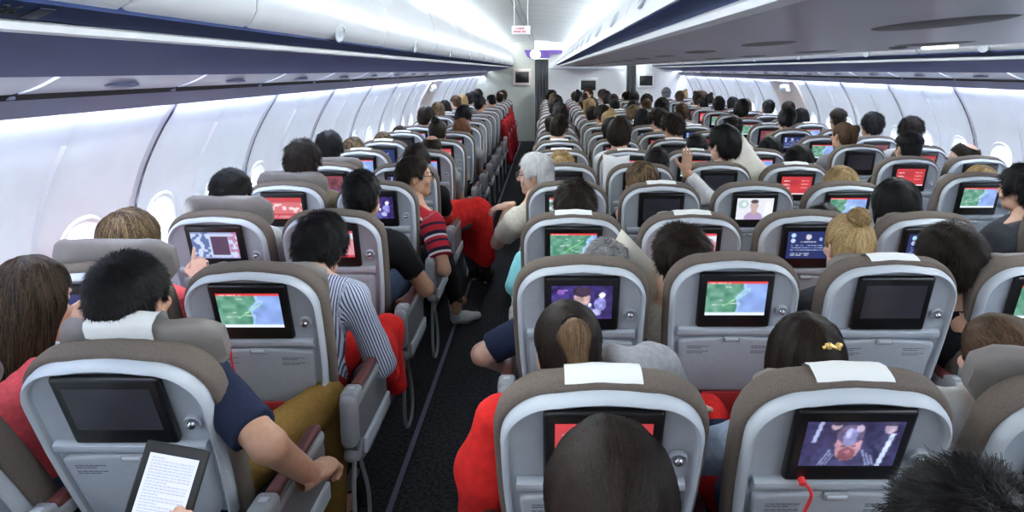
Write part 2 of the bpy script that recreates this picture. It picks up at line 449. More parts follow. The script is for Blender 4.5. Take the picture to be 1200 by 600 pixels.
cb = [-2.4+1.56*k for k in range(0, 13)]
for side in (-1, 1):
    for i in range(len(cb)-1):
        y0, y1 = cb[i]-.06, cb[i+1]-.06
        if side > 0 and y1 < 0: continue
        nm = 'facing the aisle with the floor strip' if side < 0 else 'facing the hidden aisle'
        bin_unit(DOORC, side, y0, y1, 'white middle overhead bin %s, %s of its line' % (nm, ORD[i]), 'middle overhead bins', .21, [-.39, .39])
# the middle bins' floor
for side in (-1, 1):
    L = MB(); prism(L, [(mx(x, side), z) for x, z in [(.298, 1.866), (.288, 1.858), (.290, 1.846), (.302, 1.843), (.33, 1.846), (.33, 1.866)]], Y0, 15.9)
    struct('trim_15' if side < 0 else 'trim_16', L.mesh('centre_lip', M_LIP, angle=30))
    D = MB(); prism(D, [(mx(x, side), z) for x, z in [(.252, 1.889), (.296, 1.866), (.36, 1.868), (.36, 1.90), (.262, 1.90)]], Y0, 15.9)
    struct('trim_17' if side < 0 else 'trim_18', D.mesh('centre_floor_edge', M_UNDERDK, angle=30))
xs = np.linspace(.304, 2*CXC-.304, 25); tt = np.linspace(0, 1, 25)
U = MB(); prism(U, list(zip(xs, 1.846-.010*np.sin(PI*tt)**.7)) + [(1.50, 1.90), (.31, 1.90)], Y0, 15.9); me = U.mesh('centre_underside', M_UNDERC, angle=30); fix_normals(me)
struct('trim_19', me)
for i in range(1, 18):
    y = 1.14+.86*(i-1)
    for xx, who in ((.66, 'open aisle'), (1.15, 'hidden aisle')):
        v = MB(); v.ell((xx, y, 1.838), (.055, .20, .006), 28, 6); o = obj('speaker_grille', v.mesh('speaker_grille', M_ARMDK))
        tag(o, 'dark oval grille under the middle bins, %s along the line by the %s' % (ORD[i-1], who), 'grille', 'oval grilles under the middle bins')
o = MB(); o.box((1.34, 2.28, 1.836), (.03, .17, .008), bev=.003); tag(obj('reading_lamp', o.mesh('reading_lamp', M_LAMP)), 'small lit reading lamp under the middle bins', 'lamp')
o = MB(); o.ell((1.21, 2.3, 1.836), (.022, .05, .006), 16, 6); tag(obj('air_nozzle', o.mesh('air_nozzle', M_ARMDK)), 'small dark air nozzle beside the lit reading lamp', 'air nozzle')

# front end of the cabin
YB = 16.4
def wallbox(name, x0, x1, y, z0, z1, m, th=.08):
    b = MB(); b.box(((x0+x1)/2, y+th/2, (z0+z1)/2), (x1-x0, th, z1-z0)); return struct(name, b.mesh(name, m, smooth=False))
wallbox('wall_front', .06, 1.97, YB, 0, 2.44, M_BULK)
wallbox('wall_front_near_side', -1.9, -.28, YB, 0, 2.5, M_BULKG)
wallbox('wall_front_far_side', 2.22, 3.75, YB, 0, 2.5, M_BULK)
wallbox('wall_galley', -1.9, 3.75, Y1+.75, 0, 2.6, M_BULKG)
wallbox('wall_back', -1.9, 3.75, Y0-.08, 0, 2.6, M_BULK)
b = MB(); b.box((1.0, YB-.005, 1.785), (1.9, .02, .02)); struct('trim_20', b.mesh('bulkhead_line', M_RAIL, smooth=False))
def curtain(x0, x1, z1, lab):
    xs = np.linspace(x0, x1, 60); yy = YB-.03+.022*np.sin(np.linspace(0, 9*PI, 60))
    b = MB(); b.grid(np.stack([np.stack([xs, yy, np.full(60, z)], -1) for z in (.02, 1.0, z1)]))
    tag(obj('curtain', b.mesh('curtain', M_CURTAIN)), lab, 'curtain')
curtain(-.275, .055, 2.02, 'dark grey pleated curtain closing the open aisle at the bulkhead')
curtain(1.98, 2.215, 2.3, 'dark grey pleated curtain closing the hidden aisle at the bulkhead')
# purple lit panel with a round white lamp over the aisle
t = thing('header_panel', 'purple ceiling header with a round white lamp above the aisle curtain', 'ceiling panel', (-.1, YB-.2, 2.1))
b = MB(); prism(b, [(-.42, .10), (-.36, -.02), (-.30, -.055), (.18, -.055), (.22, .06), (.50, .07), (.50, .14), (-.42, .14)], 0, .18); me = b.mesh('panel', M_PURPLE, angle=30); fix_normals(me); obj('panel', me, t)
b = MB(); b.rings([[(-.16+r*math.cos(2*PI*k/24), y_, .035+r*.85*math.sin(2*PI*k/24)) for k in range(24)] for r, y_ in ((.13, 0), (.13, -.02), (.11, -.03))]); me = b.mesh('round_lamp', M_LAMP); fix_normals(me); obj('round_lamp', me, t)
def monitor_thing(x, z, w_, h_, lab, fm):
    t = thing('wall_monitor', lab, 'monitor', (x, YB-.03, z))
    b = MB(); b.box((0, 0, 0), (w_, .06, h_), bev=.02); obj('housing', b.mesh('housing', fm), t)
    b = MB(); b.box((0, -.032, .0), (w_*.72, .008, h_*.66), bev=.003); obj('screen', b.mesh('screen', M_BEZEL), t)
monitor_thing(1.04, 1.385, .50, .36, 'small dark monitor in a white frame on the middle bulkhead', M_LIP)
monitor_thing(-.59, 1.585, .46, .40, 'small dark monitor in a cream frame on the bulkhead by the near wall', M_CREAM)
monitor_thing(2.46, 1.50, .44, .36, 'small monitor in a white frame on the bulkhead by the far wall', M_LIP)

# seat tracks in the floor
for i, x in enumerate((-.635, -1.52, -.12, .40, 1.41, 1.93, 2.445, 3.33)):
    b = MB(); b.box((x, 7, .003), (.022, 18, .006)); struct('trim_%d' % (21+i), b.mesh('seat_track', M_TRACK, smooth=False))

# hanging sign on the aisle ceiling and the row number on the first bin floor
def text_mesh(s, size, m, ext=.001):
    c = bpy.data.curves.new('t', 'FONT'); c.body = s; c.size = size; c.extrude = ext; c.align_x = 'CENTER'; c.align_y = 'CENTER'; c.fill_mode = 'BOTH'; c.space_line = .85
    o = bpy.data.objects.new('t', c); COL.objects.link(o); bpy.context.view_layer.update()
    me = bpy.data.meshes.new_from_object(o.evaluated_get(bpy.context.evaluated_depsgraph_get())); bpy.data.objects.remove(o); me.materials.clear(); me.materials.append(m); me.name = 'lettering'; return me
sy = 6.0; sx, _, sz = at(610.5, 35.5, sy)
t = thing('aisle_sign', 'white hanging sign with two lines of small red lettering above the aisle', 'sign', (sx, sy, sz))
b = MB(); b.box((0, 0, 0), (.165, .02, .075), bev=.008); obj('sign_plate', b.mesh('sign_plate', M_LIP), t)
b = MB()
for q in (-.06, .06): b.tube([(q, 0, .03), (q, 0, 2.462-sz)], .004, 6)
obj('hanger', b.mesh('hanger', M_LIP), t)
b = MB(); rl = random.Random(4)
for z_, x0_, x1_ in ((.015, -.05, .028), (-.011, -.066, .04)):   # too blurred to read: letter-sized marks
    x_ = x0_
    while x_ < x1_:
        w_ = rl.uniform(.006, .010); b.box((x_+w_/2, 0, z_), (w_, .0012, .017)); x_ += w_+(.010 if rl.random() < .12 else .003)
obj('lettering', b.mesh('lettering', M_REDINK, smooth=False), t, (0, -.0108, 0))

t = thing('row_placard', 'dark row number and seat symbols on the bin floor edge, closest to the camera', 'sign')
nx = Vector((0, 1, 0)); ny = Vector((.055, 0, .022)).normalized(); nz = nx.cross(ny)
PM = Matrix((nx, ny, nz)).transposed().to_4x4(); PM.translation = Vector((-.831, 1.045, 1.8505)); t.matrix_world = PM
obj('lettering', text_mesh('36', .046, M_SLOT), t, (-.012, .002, .0012))
b = MB(); b.box((.052, .003, .001), (.036, .040, .0022), bev=.001); obj('symbol_plate', b.mesh('symbol_plate', mat('placard_navy', (.008, .012, .05), .5)), t)
b = MB(); b.add([(.018, -.016, .0012), (.030, -.016, .0012), (.030, .018, .0012)], [(0, 1, 2)]); obj('arrow_mark', b.mesh('arrow_mark', M_SLOT), t)
# ================================================================ SCREENS
SW, SH = 76, 46
def canvas(c): return np.tile(np.array(c, float), (SH, SW, 1))
def vnoise(seed, sx, sy):
    r = np.random.default_rng(seed); g = r.random((sy+2, sx+2))
    yy = np.linspace(0, sy, SH); xx = np.linspace(0, sx, SW)
    y0 = yy.astype(int); x0 = xx.astype(int); fy = (yy-y0)[:, None]; fx = (xx-x0)[None]
    fx = fx*fx*(3-2*fx); fy = fy*fy*(3-2*fy)
    a = g[y0][:, x0]; b = g[y0][:, x0+1]; c = g[y0+1][:, x0]; d = g[y0+1][:, x0+1]
    return (a*(1-fx)+b*fx)*(1-fy)+(c*(1-fx)+d*fx)*fy
UU, VV = np.meshgrid((np.arange(SW)+.5)/SW, 1-(np.arange(SH)+.5)/SH)   # V up
def words_rows(im, u0, u1, rows, col, seed, dens=.75):
    r = np.random.default_rng(seed)
    for v in rows:
        j = int((1-v)*SH)
        if not 0 <= j < SH: continue
        for i in range(int(u0*SW), int(u1*SW)):
            if r.random() < dens: im[j, i] = col
def scr_map(seed, shift=0.0, full=False):
    n = .6*vnoise(seed, 6, 4)+.4*vnoise(seed+1, 14, 9)
    im = canvas((.24, .36, .72)); sea = vnoise(seed+2, 7, 5)[..., None]
    im = im*(.8+.5*sea)
    coast = .52+shift+.22*(VV-.4)+(n-.5)*.25
    land = (UU < coast) if not full else (n < .62)
    g = vnoise(seed+3, 12, 8)[..., None]
    im = np.where(land[..., None], np.array((.04, .20, .12))*(1-g)+np.array((.20, .42, .32))*g, im)
    shelf = (~land) & (UU < coast+.07); im = np.where(shelf[..., None], np.array((.36, .55, .88)), im)
    t = np.abs(UU-(.30+.9*(.9-VV)*.5)-.12)
    r = np.random.default_rng(seed+5)
    for _ in range(9):
        u, v = r.uniform(.1, .8), r.uniform(.2, .85); words_rows(im, u, u+r.uniform(.06, .14), [v], (.75, .85, .80), seed+_, .7)
    # flight track
    for k in range(40):
        u = .30+.42*k/40; v = .28+.45*k/40; im[int((1-v)*SH) % SH, int(u*SW)] = (.35, .85, .30)
    im[:3] = (.70, .05, .05); words_rows(im, .05, .4, [.955], (.95, .7, .7), seed+9)
    im[-4:] = (.75, .82, .95); return im
def scr_menu(seed):
    im = canvas((.52, .045, .055)); im = im*(.8+.35*vnoise(seed, 4, 3)[..., None])
    for k, v in enumerate((.78, .58, .38)):
        words_rows(im, .08, .30, [v, v-.04], (.95, .80, .80), seed+k); words_rows(im, .68, .90, [v], (.95, .80, .80), seed+20+k)
    im[-3:] = (.85, .7, .75); return im
def scr_off(seed):
    return canvas((.012, .013, .018))*(.8+.5*vnoise(seed, 4, 3)[..., None])
def scr_list(seed):
    im = canvas((.018, .03, .13))
    def disc(u, v, r, c):
        im[((UU-u)*1.65)**2+(VV-v)**2 < r*r] = c
    disc(.12, .86, .08, (.45, .70, .95)); disc(.12, .66, .08, (.55, .65, .90)); disc(.45, .80, .10, (.62, .58, .66)); disc(.72, .72, .06, (.3, .4, .7))
    words_rows(im, .30, .62, [.62], (.85, .88, 1), seed); words_rows(im, .08, .8, [.48, .40, .32], (.45, .55, .85), seed+1, .65); words_rows(im, .08, .5, [.18, .12], (.7, .75, .9), seed+2)
    return im
def scr_movie(seed):
    """a bearded man seen from above in a dark blue coat, two people behind"""
    im = canvas((.030, .028, .085))*(.6+.9*vnoise(seed, 8, 6)[..., None])
    def E(u, v, a, b, c): im[((UU-u)/a)**2+((VV-v)/b)**2 < 1] = c
    E(.30, .92, .05, .09, (.5, .36, .45)); E(.31, .97, .06, .06, (.03, .03, .06)); E(.86, .86, .06, .12, (.48, .38, .52)); E(.86, .97, .07, .06, (.05, .05, .10))
    E(.84, .55, .10, .2, (.05, .05, .13)); E(.45, .15, .33, .42, (.05, .05, .14))
    for u0, s0 in ((.20, 1), (.72, -1)):
        for q in range(3): im[(np.abs(UU-u0-s0*.25*VV-.035*q) < .008) & (VV < .36-.05*q) & (VV > .02)] = (.30, .34, .60)
    E(.47, .48, .135, .36, (.50, .28, .36)); E(.47, .72, .14, .22, (.13, .10, .20)); E(.47, .66, .07, .20, (.26, .28, .56)); E(.45, .74, .03, .12, (.45, .46, .74)); E(.55, .85, .04, .08, (.55, .45, .65)); E(.47, .28, .09, .15, (.22, .08, .11)); E(.47, .33, .035, .04, (.36, .15, .20))
    E(.42, .46, .025, .03, (.2, .1, .15)); E(.53, .46, .025, .03, (.2, .1, .15))
    im[(np.abs(UU-.93+.10*(1-VV)) < .025) & (VV < .75)] = (.55, .65, .95)
    im[(np.abs(UU-.05-.10*VV) < .02) & (VV > .55)] = (.4, .45, .75)
    return im*(.65+.7*vnoise(seed+3, 18, 11)[..., None])
def scr_show(seed):
    """a person among bright lights in a dark room"""
    im = canvas((.035, .022, .13))*(.5+1.2*vnoise(seed, 9, 6)[..., None])
    def E(u, v, a, b, c): im[((UU-u)/a)**2+((VV-v)/b)**2 < 1] = c
    E(.50, .62, .13, .24, (.55, .38, .38)); E(.50, .82, .15, .16, (.05, .03, .06)); E(.50, .18, .22, .25, (.12, .12, .40)); E(.80, .45, .10, .2, (.30, .30, .75)); E(.83, .72, .05, .08, (.75, .70, .9)); E(.15, .8, .06, .07, (.30, .12, .55)); E(.74, .2, .08, .1, (.5, .5, .9)); E(.63, .42, .03, .05, (.8, .8, .95))
    words_rows(im, .1, .3, [.86], (.5, .3, .7), seed); return im*(.5+.9*vnoise(seed+3, 16, 10)[..., None])
def scr_portrait(seed):
    im = canvas((.72, .74, .82))
    def E(u, v, a, b, c): im[((UU-u)/a)**2+((VV-v)/b)**2 < 1] = c
    E(.18, .72, .14, .2, (.45, .60, .62)); E(.2, .72, .05, .1, (.8, .85, .9)); E(.86, .4, .1, .5, (.82, .83, .9))
    E(.48, .05, .26, .32, (.40, .30, .52)); E(.48, .40, .08, .2, (.50, .36, .34)); E(.48, .66, .11, .24, (.52, .38, .36)); E(.48, .85, .11, .09, (.08, .06, .07)); return im
def scr_game(seed):
    im = canvas((.55, .63, .85)); im[:3] = (.3, .35, .6)
    m = (UU > .42) & (UU < .80) & (VV > .14) & (VV < .84); im[m] = (.085, .05, .10)
    n = vnoise(seed, 14, 10); im[(UU < .38) & (n > .55)] = (.10, .16, .36); im[(UU > .82) & (n > .5)] = (.45, .20, .35); words_rows(im, .05, .9, [.06], (.25, .28, .5), seed, .6); im[-2:] = (.3, .3, .6); return im
def scr_redvideo(seed):
    im = canvas((.50, .06, .08)); n = vnoise(seed, 10, 6); im[(VV > .25) & (VV < .78)] = (.62, .16, .18)
    im[(n > .6) & (VV > .3) & (VV < .72)] = (.80, .62, .66); im[:4] = (.55, .05, .06); words_rows(im, .1, .9, [.14, .08], (.9, .75, .78), seed, .6); return im
def scr_page(seed):
    im = canvas((.70, .74, .88)); im[:4] = (.65, .06, .08); n = vnoise(seed, 7, 4)
    im[(UU < .45) & (VV < .8) & (VV > .25) & (n > .35)] = (.12, .30, .16); im[(UU > .55) & (VV < .7)] = (.65, .30, .34); words_rows(im, .5, .95, [.78, .74, .2, .14], (.4, .3, .4), seed); im[-4:] = (.55, .05, .07); return im
def scr_dusk(seed):
    im = canvas((.16, .05, .07))*(.5+1.1*vnoise(seed, 8, 5)[..., None]); im[VV < .3] *= np.array((.8, .8, 2.0)); im[:2] = (.35, .05, .06); return im
SCREENS = {
    'map': (scr_map(3), 'a lit map screen'), 'mapland': (scr_map(21, .2), 'a lit map screen, mostly green land'), 'mapb': (scr_map(40, -.12), 'a lit map screen, mostly blue sea'),
    'menu': (scr_menu(5), 'a lit red menu screen'), 'off': (scr_off(2), 'a dark switched-off screen'), 'list': (scr_list(8), 'a dark blue screen of text and icons'),
    'movie': (scr_movie(4), 'a screen showing a bearded man in a dark coat'), 'show': (scr_show(9), 'a screen showing a person among lights'), 'portrait': (scr_portrait(1), 'a bright screen showing one person'),
    'game': (scr_game(6), 'a pale screen with a dark square'), 'redvideo': (scr_redvideo(7), 'a red and white video screen'), 'page': (scr_page(12), 'a pale page under a red bar on its screen'), 'dusk': (scr_dusk(14), 'a dim reddish film on its screen')}
def screen_mat():
    m = bpy.data.materials.new('lit_screen'); m.use_nodes = True; nt = m.node_tree; b = nt.nodes['Principled BSDF']
    b.inputs['Base Color'].default_value = (.01, .01, .012, 1); b.inputs['Roughness'].default_value = .25
    a = nt.nodes.new('ShaderNodeAttribute'); a.attribute_name = 'picture'
    nt.links.new(a.outputs['Color'], b.inputs['Emission Color']); b.inputs['Emission Strength'].default_value = .80; return m
M_SCREEN = screen_mat()
def screen_mesh(kind, w, h, m=None):
    im = SCREENS[kind][0] if isinstance(kind, str) else kind
    p = np.pad(im, ((1, 1), (1, 1), (0, 0)), 'edge'); im = (4*im+p[:-2, 1:-1]+p[2:, 1:-1]+p[1:-1, :-2]+p[1:-1, 2:])/8
    nx, ny = im.shape[1], im.shape[0]
    xs = np.linspace(-w/2, w/2, nx+1); zs = np.linspace(h/2, -h/2, ny+1)
    b = MB(); b.grid(np.stack([np.stack([xs, np.zeros(nx+1), np.full(nx+1, z)], -1) for z in zs])[:, :])
    b.f = [f[::-1] for f in b.f]
    me = b.mesh('display', m or M_SCREEN, smooth=False)
    at_ = me.attributes.new('picture', 'FLOAT_COLOR', 'CORNER')
    c = np.ones((nx*ny, 4)); c[:, :3] = im.reshape(-1, 3); at_.data.foreach_set('color', np.repeat(c, 4, 0).ravel().astype(np.float32)); return me
DISPLAY = {k: screen_mesh(k, .212, .136) for k in SCREENS}

# ================================================================ SEATS
# parts of the reclining back are built about the hinge (0,0,0 at seat height .52); Z runs up the back, -Y is the side the camera sees
def offset_poly(P, d):
    """inset a closed convex-ish polygon (counter-clockwise in x,z) by d"""
    P = np.array(P); t = np.roll(P, -1, 0)-np.roll(P, 1, 0); t /= np.linalg.norm(t, axis=1)[:, None]
    return P + np.stack([-t[:, 1], t[:, 0]], 1)*d
def back_outline(w0, w1, z0, z1, rt, rb, n=12, bulge=.006):
    """rounded trapezoid, counter-clockwise"""
    P = []
    def arc(cx, cz, r, a0, a1, ry=None):
        for k in range(n+1):
            a = a0+(a1-a0)*k/n; P.append((cx+r*math.cos(a), cz+(ry or r)*math.sin(a)))
    arc(w0-rb, z0+rb, rb, -PI/2, 0)
    for t in (.2, .4, .6, .8): P.append((w0+(w1-w0)*t+bulge*math.sin(PI*t), z0+rb+(z1-rt-z0-rb)*t))
    arc(w1-rt, z1-rt, rt, 0, PI/2)
    for t in (.25, .5, .75): P.append(((w1-rt)*(1-2*t), z1+.010*math.sin(PI*t)))
    arc(-w1+rt, z1-rt, rt, PI/2, PI)
    for t in (.2, .4, .6, .8): P.append((-(w1+(w0-w1)*t+bulge*math.sin(PI*t)), z1-rt+(z0+rb-z1+rt)*t))
    arc(-w0+rb, z0+rb, rb, PI, 1.5*PI)
    return np.array(P)
OUT = back_outline(.206, .226, .045, .602, .125, .035)
def ring3(P, y): return np.stack([P[:, 0], np.full(len(P), y), P[:, 1]], 1)
def make_parts():
    D = {}
    # grey plastic back: raised rim, sunk middle
    b = MB()
    prof = [(0, .030), (-.001, .004), (.001, -.006), (.005, -.013), (.009, -.016), (.0135, -.014), (.0165, -.007)]
    b.rings([ring3(offset_poly(OUT, i), y) for i, y in prof], 0, cap0=False, cap1=False)
    b.rings([ring3(offset_poly(OUT, i), y) for i, y in ((.0165, -.007), (.019, .004))], 1, cap0=False, cap1=False)
    n = len(OUT); inner = ring3(offset_poly(OUT, .019), .004)
    # sunk panel: ring of the rim joined to the flat field
    c2 = ring3(offset_poly(OUT, .026), .007)
    b.rings([inner, c2], 1, cap0=False, cap1=True)
    me = b.mesh('back_shell', [M_RIM, M_SHELL], angle=50); D['back_shell'] = me
    # ledge under the monitor, full width
    b = MB(); prof = [(.355, .006), (.357, -.006), (.352, -.015), (.340, -.017), (.326, -.013), (.318, -.004), (.317, .006)]
    xs = np.linspace(-1, 1, 9)
    R = []
    for x in xs:
        R.append([(x*.193*(1-.0), y, z) for z, y in prof])
    b.rings(R); me = b.mesh('ledge', M_SHELL, angle=40); fix_normals(me); D['ledge'] = me
    # two sunk side fields beside the monitor get a step line at their foot
    # padded back of brown cloth
    b = MB(); O2 = back_outline(.219, .237, .01, .610, .130, .05)
    R = []
    for i, y in ((.022, .024), (.006, .018), (-.004, .026), (-.008, .045), (-.004, .075), (.012, .098), (.035, .110), (.075, .114)):
        R.append(ring3(offset_poly(O2, i), y))
    b.rings(R, cap0=False); D['back_cushion'] = b.mesh('back_cushion', M_FABRIC, angle=60)
    # head rest: padded block with side wings that bend forward
    b = MB(); R = []
    nseg = 15
    O3 = []
    for k in range(24):
        a = 2*PI*k/24; c, s_ = math.cos(a), math.sin(a); e = 2/3.2
        O3.append((math.copysign(abs(c)**e, c)*.032, math.copysign(abs(s_)**e, s_)*.098))
    for i in range(nseg):
        t = -1+2*i/(nseg-1); x = .205*t; y = .118+.055*max(0, abs(t)-.55)**1.3/.45**1.3
        zc = .458-.012*abs(t)**3; sc = (1-abs(t)**8*.55)
        R.append([(x+ (q[0]*-.25*t), y+q[0]*(.75+.25*sc), zc+q[1]*sc) for q in O3])
    b.rings(R); me = b.mesh('headrest', M_LEATHER, angle=60); fix_normals(me); D['headrest'] = me
    # white cloth laid over the head rest
    b = MB(); yy = [(.082, .530), (.084, .558), (.092, .570), (.118, .576), (.142, .570), (.155, .552), (.158, .41)]
    G = np.array([[(x, y, z + .003*math.sin(9*x*8+y*40)) for x in np.linspace(-.105, .105, 9)] for y, z in yy]); b.grid(G)
    me = b.mesh('headrest_cover', M_CLOTHW, angle=60); D['headrest_cover'] = me
    b = MB(); yy = [(.026, .6155), (.034, .6195), (.050, .622), (.075, .618), (.100, .604), (.119, .570), (.121, .48)]
    b.grid(np.array([[(x, y, z + .0012*math.sin(x*70+y*90) + .010*(1-(x/.113)**2)*(y < .11)) for x in np.linspace(-.085, .085, 9)] for y, z in yy])); D['top_cover'] = b.mesh('headrest_cover', M_CLOTHW, angle=60)
    # monitor
    b = MB(); b.box((0, -.003, .469), (.264, .026, .220), bev=.012); D['monitor'] = b.mesh('monitor', M_BEZEL, angle=50)
    b = MB(); b.box((0, -.0168, .376), (.016, .001, .004)); D['maker_mark'] = b.mesh('maker_mark', M_LATCH, smooth=False)
    # round chrome knob in its cup
    b = MB()
    def circ(r, y, n=20): return [(.172+r*math.cos(2*PI*k/n), y, .420+r*math.sin(2*PI*k/n)) for k in range(n)]
    b.rings([circ(.0225, .006), circ(.0225, -.004), circ(.020, -.006), circ(.0185, -.002), circ(.0165, .002)], 0, cap0=False)
    b.rings([circ(.012, .004), circ(.0125, -.008), circ(.010, -.014), circ(.005, -.017)], 1)
    me = b.mesh('knob', [M_SHELL, M_CHROME], angle=40); fix_normals(me); D['knob'] = me
    # tray table, folded up: rounded trapezoid plate
    O4 = back_outline(.172, .187, .082, .308, .016, .022, n=5, bulge=0)
    b = MB(); b.rings([ring3(offset_poly(O4, i), y) for i, y in ((0, .008), (0, -.008), (.003, -.0125), (.008, -.014), (.012, -.0145))]); D['tray_table'] = b.mesh('tray_table', M_TRAY, angle=45)
    b = MB(); b.box((0, -.0165, .313), (.060, .012, .022), 1, bev=.004); b.box((0, -.023, .316), (.046, .006, .010), 0, bev=.0025); D['tray_latch'] = b.mesh('tray_latch', [M_RIM, M_LATCH])
    # two blocks of small print on the tray
    for nm, x0 in (('a', -.158), ('b', .075)):
        b = MB(); r = random.Random(3)
        for q in range(4):
            z = .282-.0075*q - (.006 if q > 1 else 0); x = x0; lim = x0+(.080 if q % 2 == 0 else .055)
            while x < lim:
                w_ = r.uniform(.006, .016); b.box((x+w_/2, -.01505, z), (w_, .0006, .0026)); x += w_+.0022
        D['printed_notice_'+nm] = b.mesh('printed_notice', M_INK, smooth=False)
    # literature pocket under the tray
    b = MB(); G = []
    for z, y in ((.08, .012), (.04, -.012), (-.10, -.016), (-.20, .008)): G.append([(x, y-.010*math.cos(x*7), z) for x in np.linspace(-.195, .195, 12)])
    b.grid(G); D['literature_pocket'] = b.mesh('literature_pocket', M_POCKET, angle=60)
    # seat bottom (floor coordinates)
    b = MB(); b.box((0, .235, .405), (.475, .47, .115), bev=.045); D['seat_cushion'] = b.mesh('seat_cushion', M_CUSHION, angle=60)
    b = MB()
    b.box((0, .20, .325), (.44, .42, .05), bev=.015)
    D['seat_pan'] = b.mesh('seat_pan', M_ARMDK)
    for nm, sx in (('seat_leg_a', -.16), ('seat_leg_b', .16)):
        b = MB(); b.box((sx, .07, .165), (.035, .05, .30), bev=.01); b.box((sx, .20, .02), (.04, .40, .028), bev=.008); b.tube([(sx, .36, .31), (sx, .10, .04)], .014, 8); D[nm] = b.mesh('seat_leg', M_ARMDK)
    # armrest: x=0 at its centre
    def pad(b, mi): b.box((0, .245, .640), (.040, .34, .026), mi, bev=.011)
    b = MB(); pad(b, 0); D['armrest_pad'] = b.mesh('armrest_pad', M_ARMPAD)
    b = MB(); b.box((0, .205, .610), (.046, .42, .052), bev=.016); b.box((0, .030, .640), (.054, .075, .040), bev=.013); b.box((0, -.012, .575), (.044, .06, .14), bev=.018); D['armrest_inner'] = b.mesh('armrest', M_ARMGREY)
    b = MB(); b.box((0, .028, .6605), (.024, .020, .006), bev=.002); D['armrest_button'] = b.mesh('armrest_button', M_RIM)
    # big end bay on the aisle
    b = MB(); b.box((0, .205, .610), (.052, .43, .052), bev=.018); b.box((0, .028, .638), (.060, .080, .046), bev=.015)
    side = [(-.02, .64), (-.025, .50), (-.005, .43), (.05, .375), (.14, .352), (.30, .352), (.39, .375), (.425, .44), (.425, .56), (.41, .63)]
    rr = []
    S_ = np.array(side)[::-1]
    for x, i in ((-.026, .012), (-.022, .002), (-.012, 0), (.012, 0), (.022, .002), (.026, .012)):
        Q = offset_poly(S_, -i) if False else (S_ + (S_.mean(0)-S_)*(i/.15)); rr.append([(x, q[0], q[1]) for q in Q])
    b.rings(rr); me = b.mesh('armrest', M_ARMDK, angle=40); fix_normals(me); D['armrest_aisle'] = me
    b = MB(); b.box((0, .205, .612), (.058, .43, .040), bev=.016); b.box((0, .025, .632), (.062, .085, .060), bev=.017); b.box((0, -.006, .56), (.057, .07, .19), bev=.024); b.box((0, .025, .44), (.054, .07, .10), M=Matrix.Rotation(-.5, 4, 'X'), bev=.022)
    D['armrest_cover'] = b.mesh('armrest_cover', M_ARMGREY)
    b = MB(); b.box((.030, .235, .425), (.018, .36, .060), bev=.008); D['armrest_rail'] = b.mesh('armrest_rail', M_RIM)
    b = MB(); L = [(0, .03, .40), (0, .0, .30), (0, .0, .12), (0, .03, .03), (0, .09, .012), (0, .15, .02), (0, .19, .08), (0, .17, .20), (0, .10, .33), (0, .09, .40)]
    P = np.array(L); tt = np.linspace(0, len(P)-1, 44); Q = np.stack([np.interp(tt, np.arange(len(P)), P[:, k]) for k in range(3)], 1)
    for _ in range(3): Q[1:-1] = (Q[:-2]+2*Q[1:-1]+Q[2:])/4
    b.tube(Q, .0085, 8); D['leg_loop'] = b.mesh('leg_loop', M_ARMGREY)
    return D
SP = make_parts()
for k in ('back_shell', 'tray_table', 'monitor', 'back_cushion'): fix_normals(SP[k])
HINGE_Z = .495
COLX = {'L1': -1.53, 'L2': -1.0, 'C1': .125, 'C2': .67, 'C3': 1.215, 'C4': 1.755, 'R1': 2.74, 'R2': 3.27}
COLNAME = {'L1': 'window seat by the near wall', 'L2': 'seat beside the open aisle, near-wall pair', 'C1': 'middle-block seat beside the open aisle', 'C2': 'middle-block seat, second from the open aisle',
           'C3': 'middle-block seat, third from the open aisle', 'C4': 'middle-block seat, fourth from the open aisle', 'R1': 'far-wall pair seat beside the hidden aisle', 'R2': 'window seat by the far wall'}
NROW = 18
def row_y(c, k):
    if c[0] == 'L': return 1.49+.795*k + {0: .16, 1: -.03}.get(k, 0) + (-.04 if c == 'L1' and k == 0 else 0)
    if c[0] == 'C': return 1.495+.795*k + {1: .04, 2: -.04, 3: -.01}.get(k, 0)
    return 1.82+.795*k
def seat_x(c, k): return COLX[c] + {('L2', 0): -.05, ('L1', 0): -.02, ('C1', 2): .0}.get((c, k), 0)
SEAT_SCREEN = {('L1', 1): 'list', ('L1', 2): 'game', ('L1', 3): 'redvideo', ('L1', 4): 'dusk', ('L1', 5): 'mapb', ('L1', 6): 'list', ('L2', 0): 'off', ('L2', 1): 'map', ('L2', 2): 'page', ('L2', 3): 'show', ('L2', 4): 'movie', ('L2', 5): 'mapb', ('L2', 6): 'redvideo', ('L2', 7): 'mapb', ('L2', 8): 'menu',
  ('C1', 0): 'menu', ('C1', 1): 'show', ('C1', 2): 'mapland', ('C1', 3): 'page', ('C1', 4): 'off', ('C1', 5): 'mapb', ('C2', 0): 'movie', ('C2', 1): 'map', ('C2', 2): 'page', ('C2', 3): 'off', ('C2', 4): 'off', ('C2', 5): 'mapb', ('C3', 0): 'off', ('C3', 1): 'off', ('C3', 2): 'list', ('C3', 3): 'portrait', ('C3', 4): 'off', ('C3', 5): 'mapland',
  ('C4', 0): 'map', ('C4', 1): 'mapb', ('C4', 2): 'list', ('C4', 3): 'mapb', ('C4', 4): 'menu', ('C4', 5): 'mapb', ('R1', 2): 'menu', ('R1', 3): 'map', ('R1', 4): 'menu', ('R1', 5): 'off', ('R2', 3): 'off', ('R2', 4): 'off', ('R2', 5): 'menu'}
ANG = {}
COVERS = {('L2', 0), ('C1', 0), ('C2', 0), ('C1', 2), ('C2', 2), ('C3', 1), ('C2', 3), ('C2', 6), ('C4', 4), ('C1', 5)}
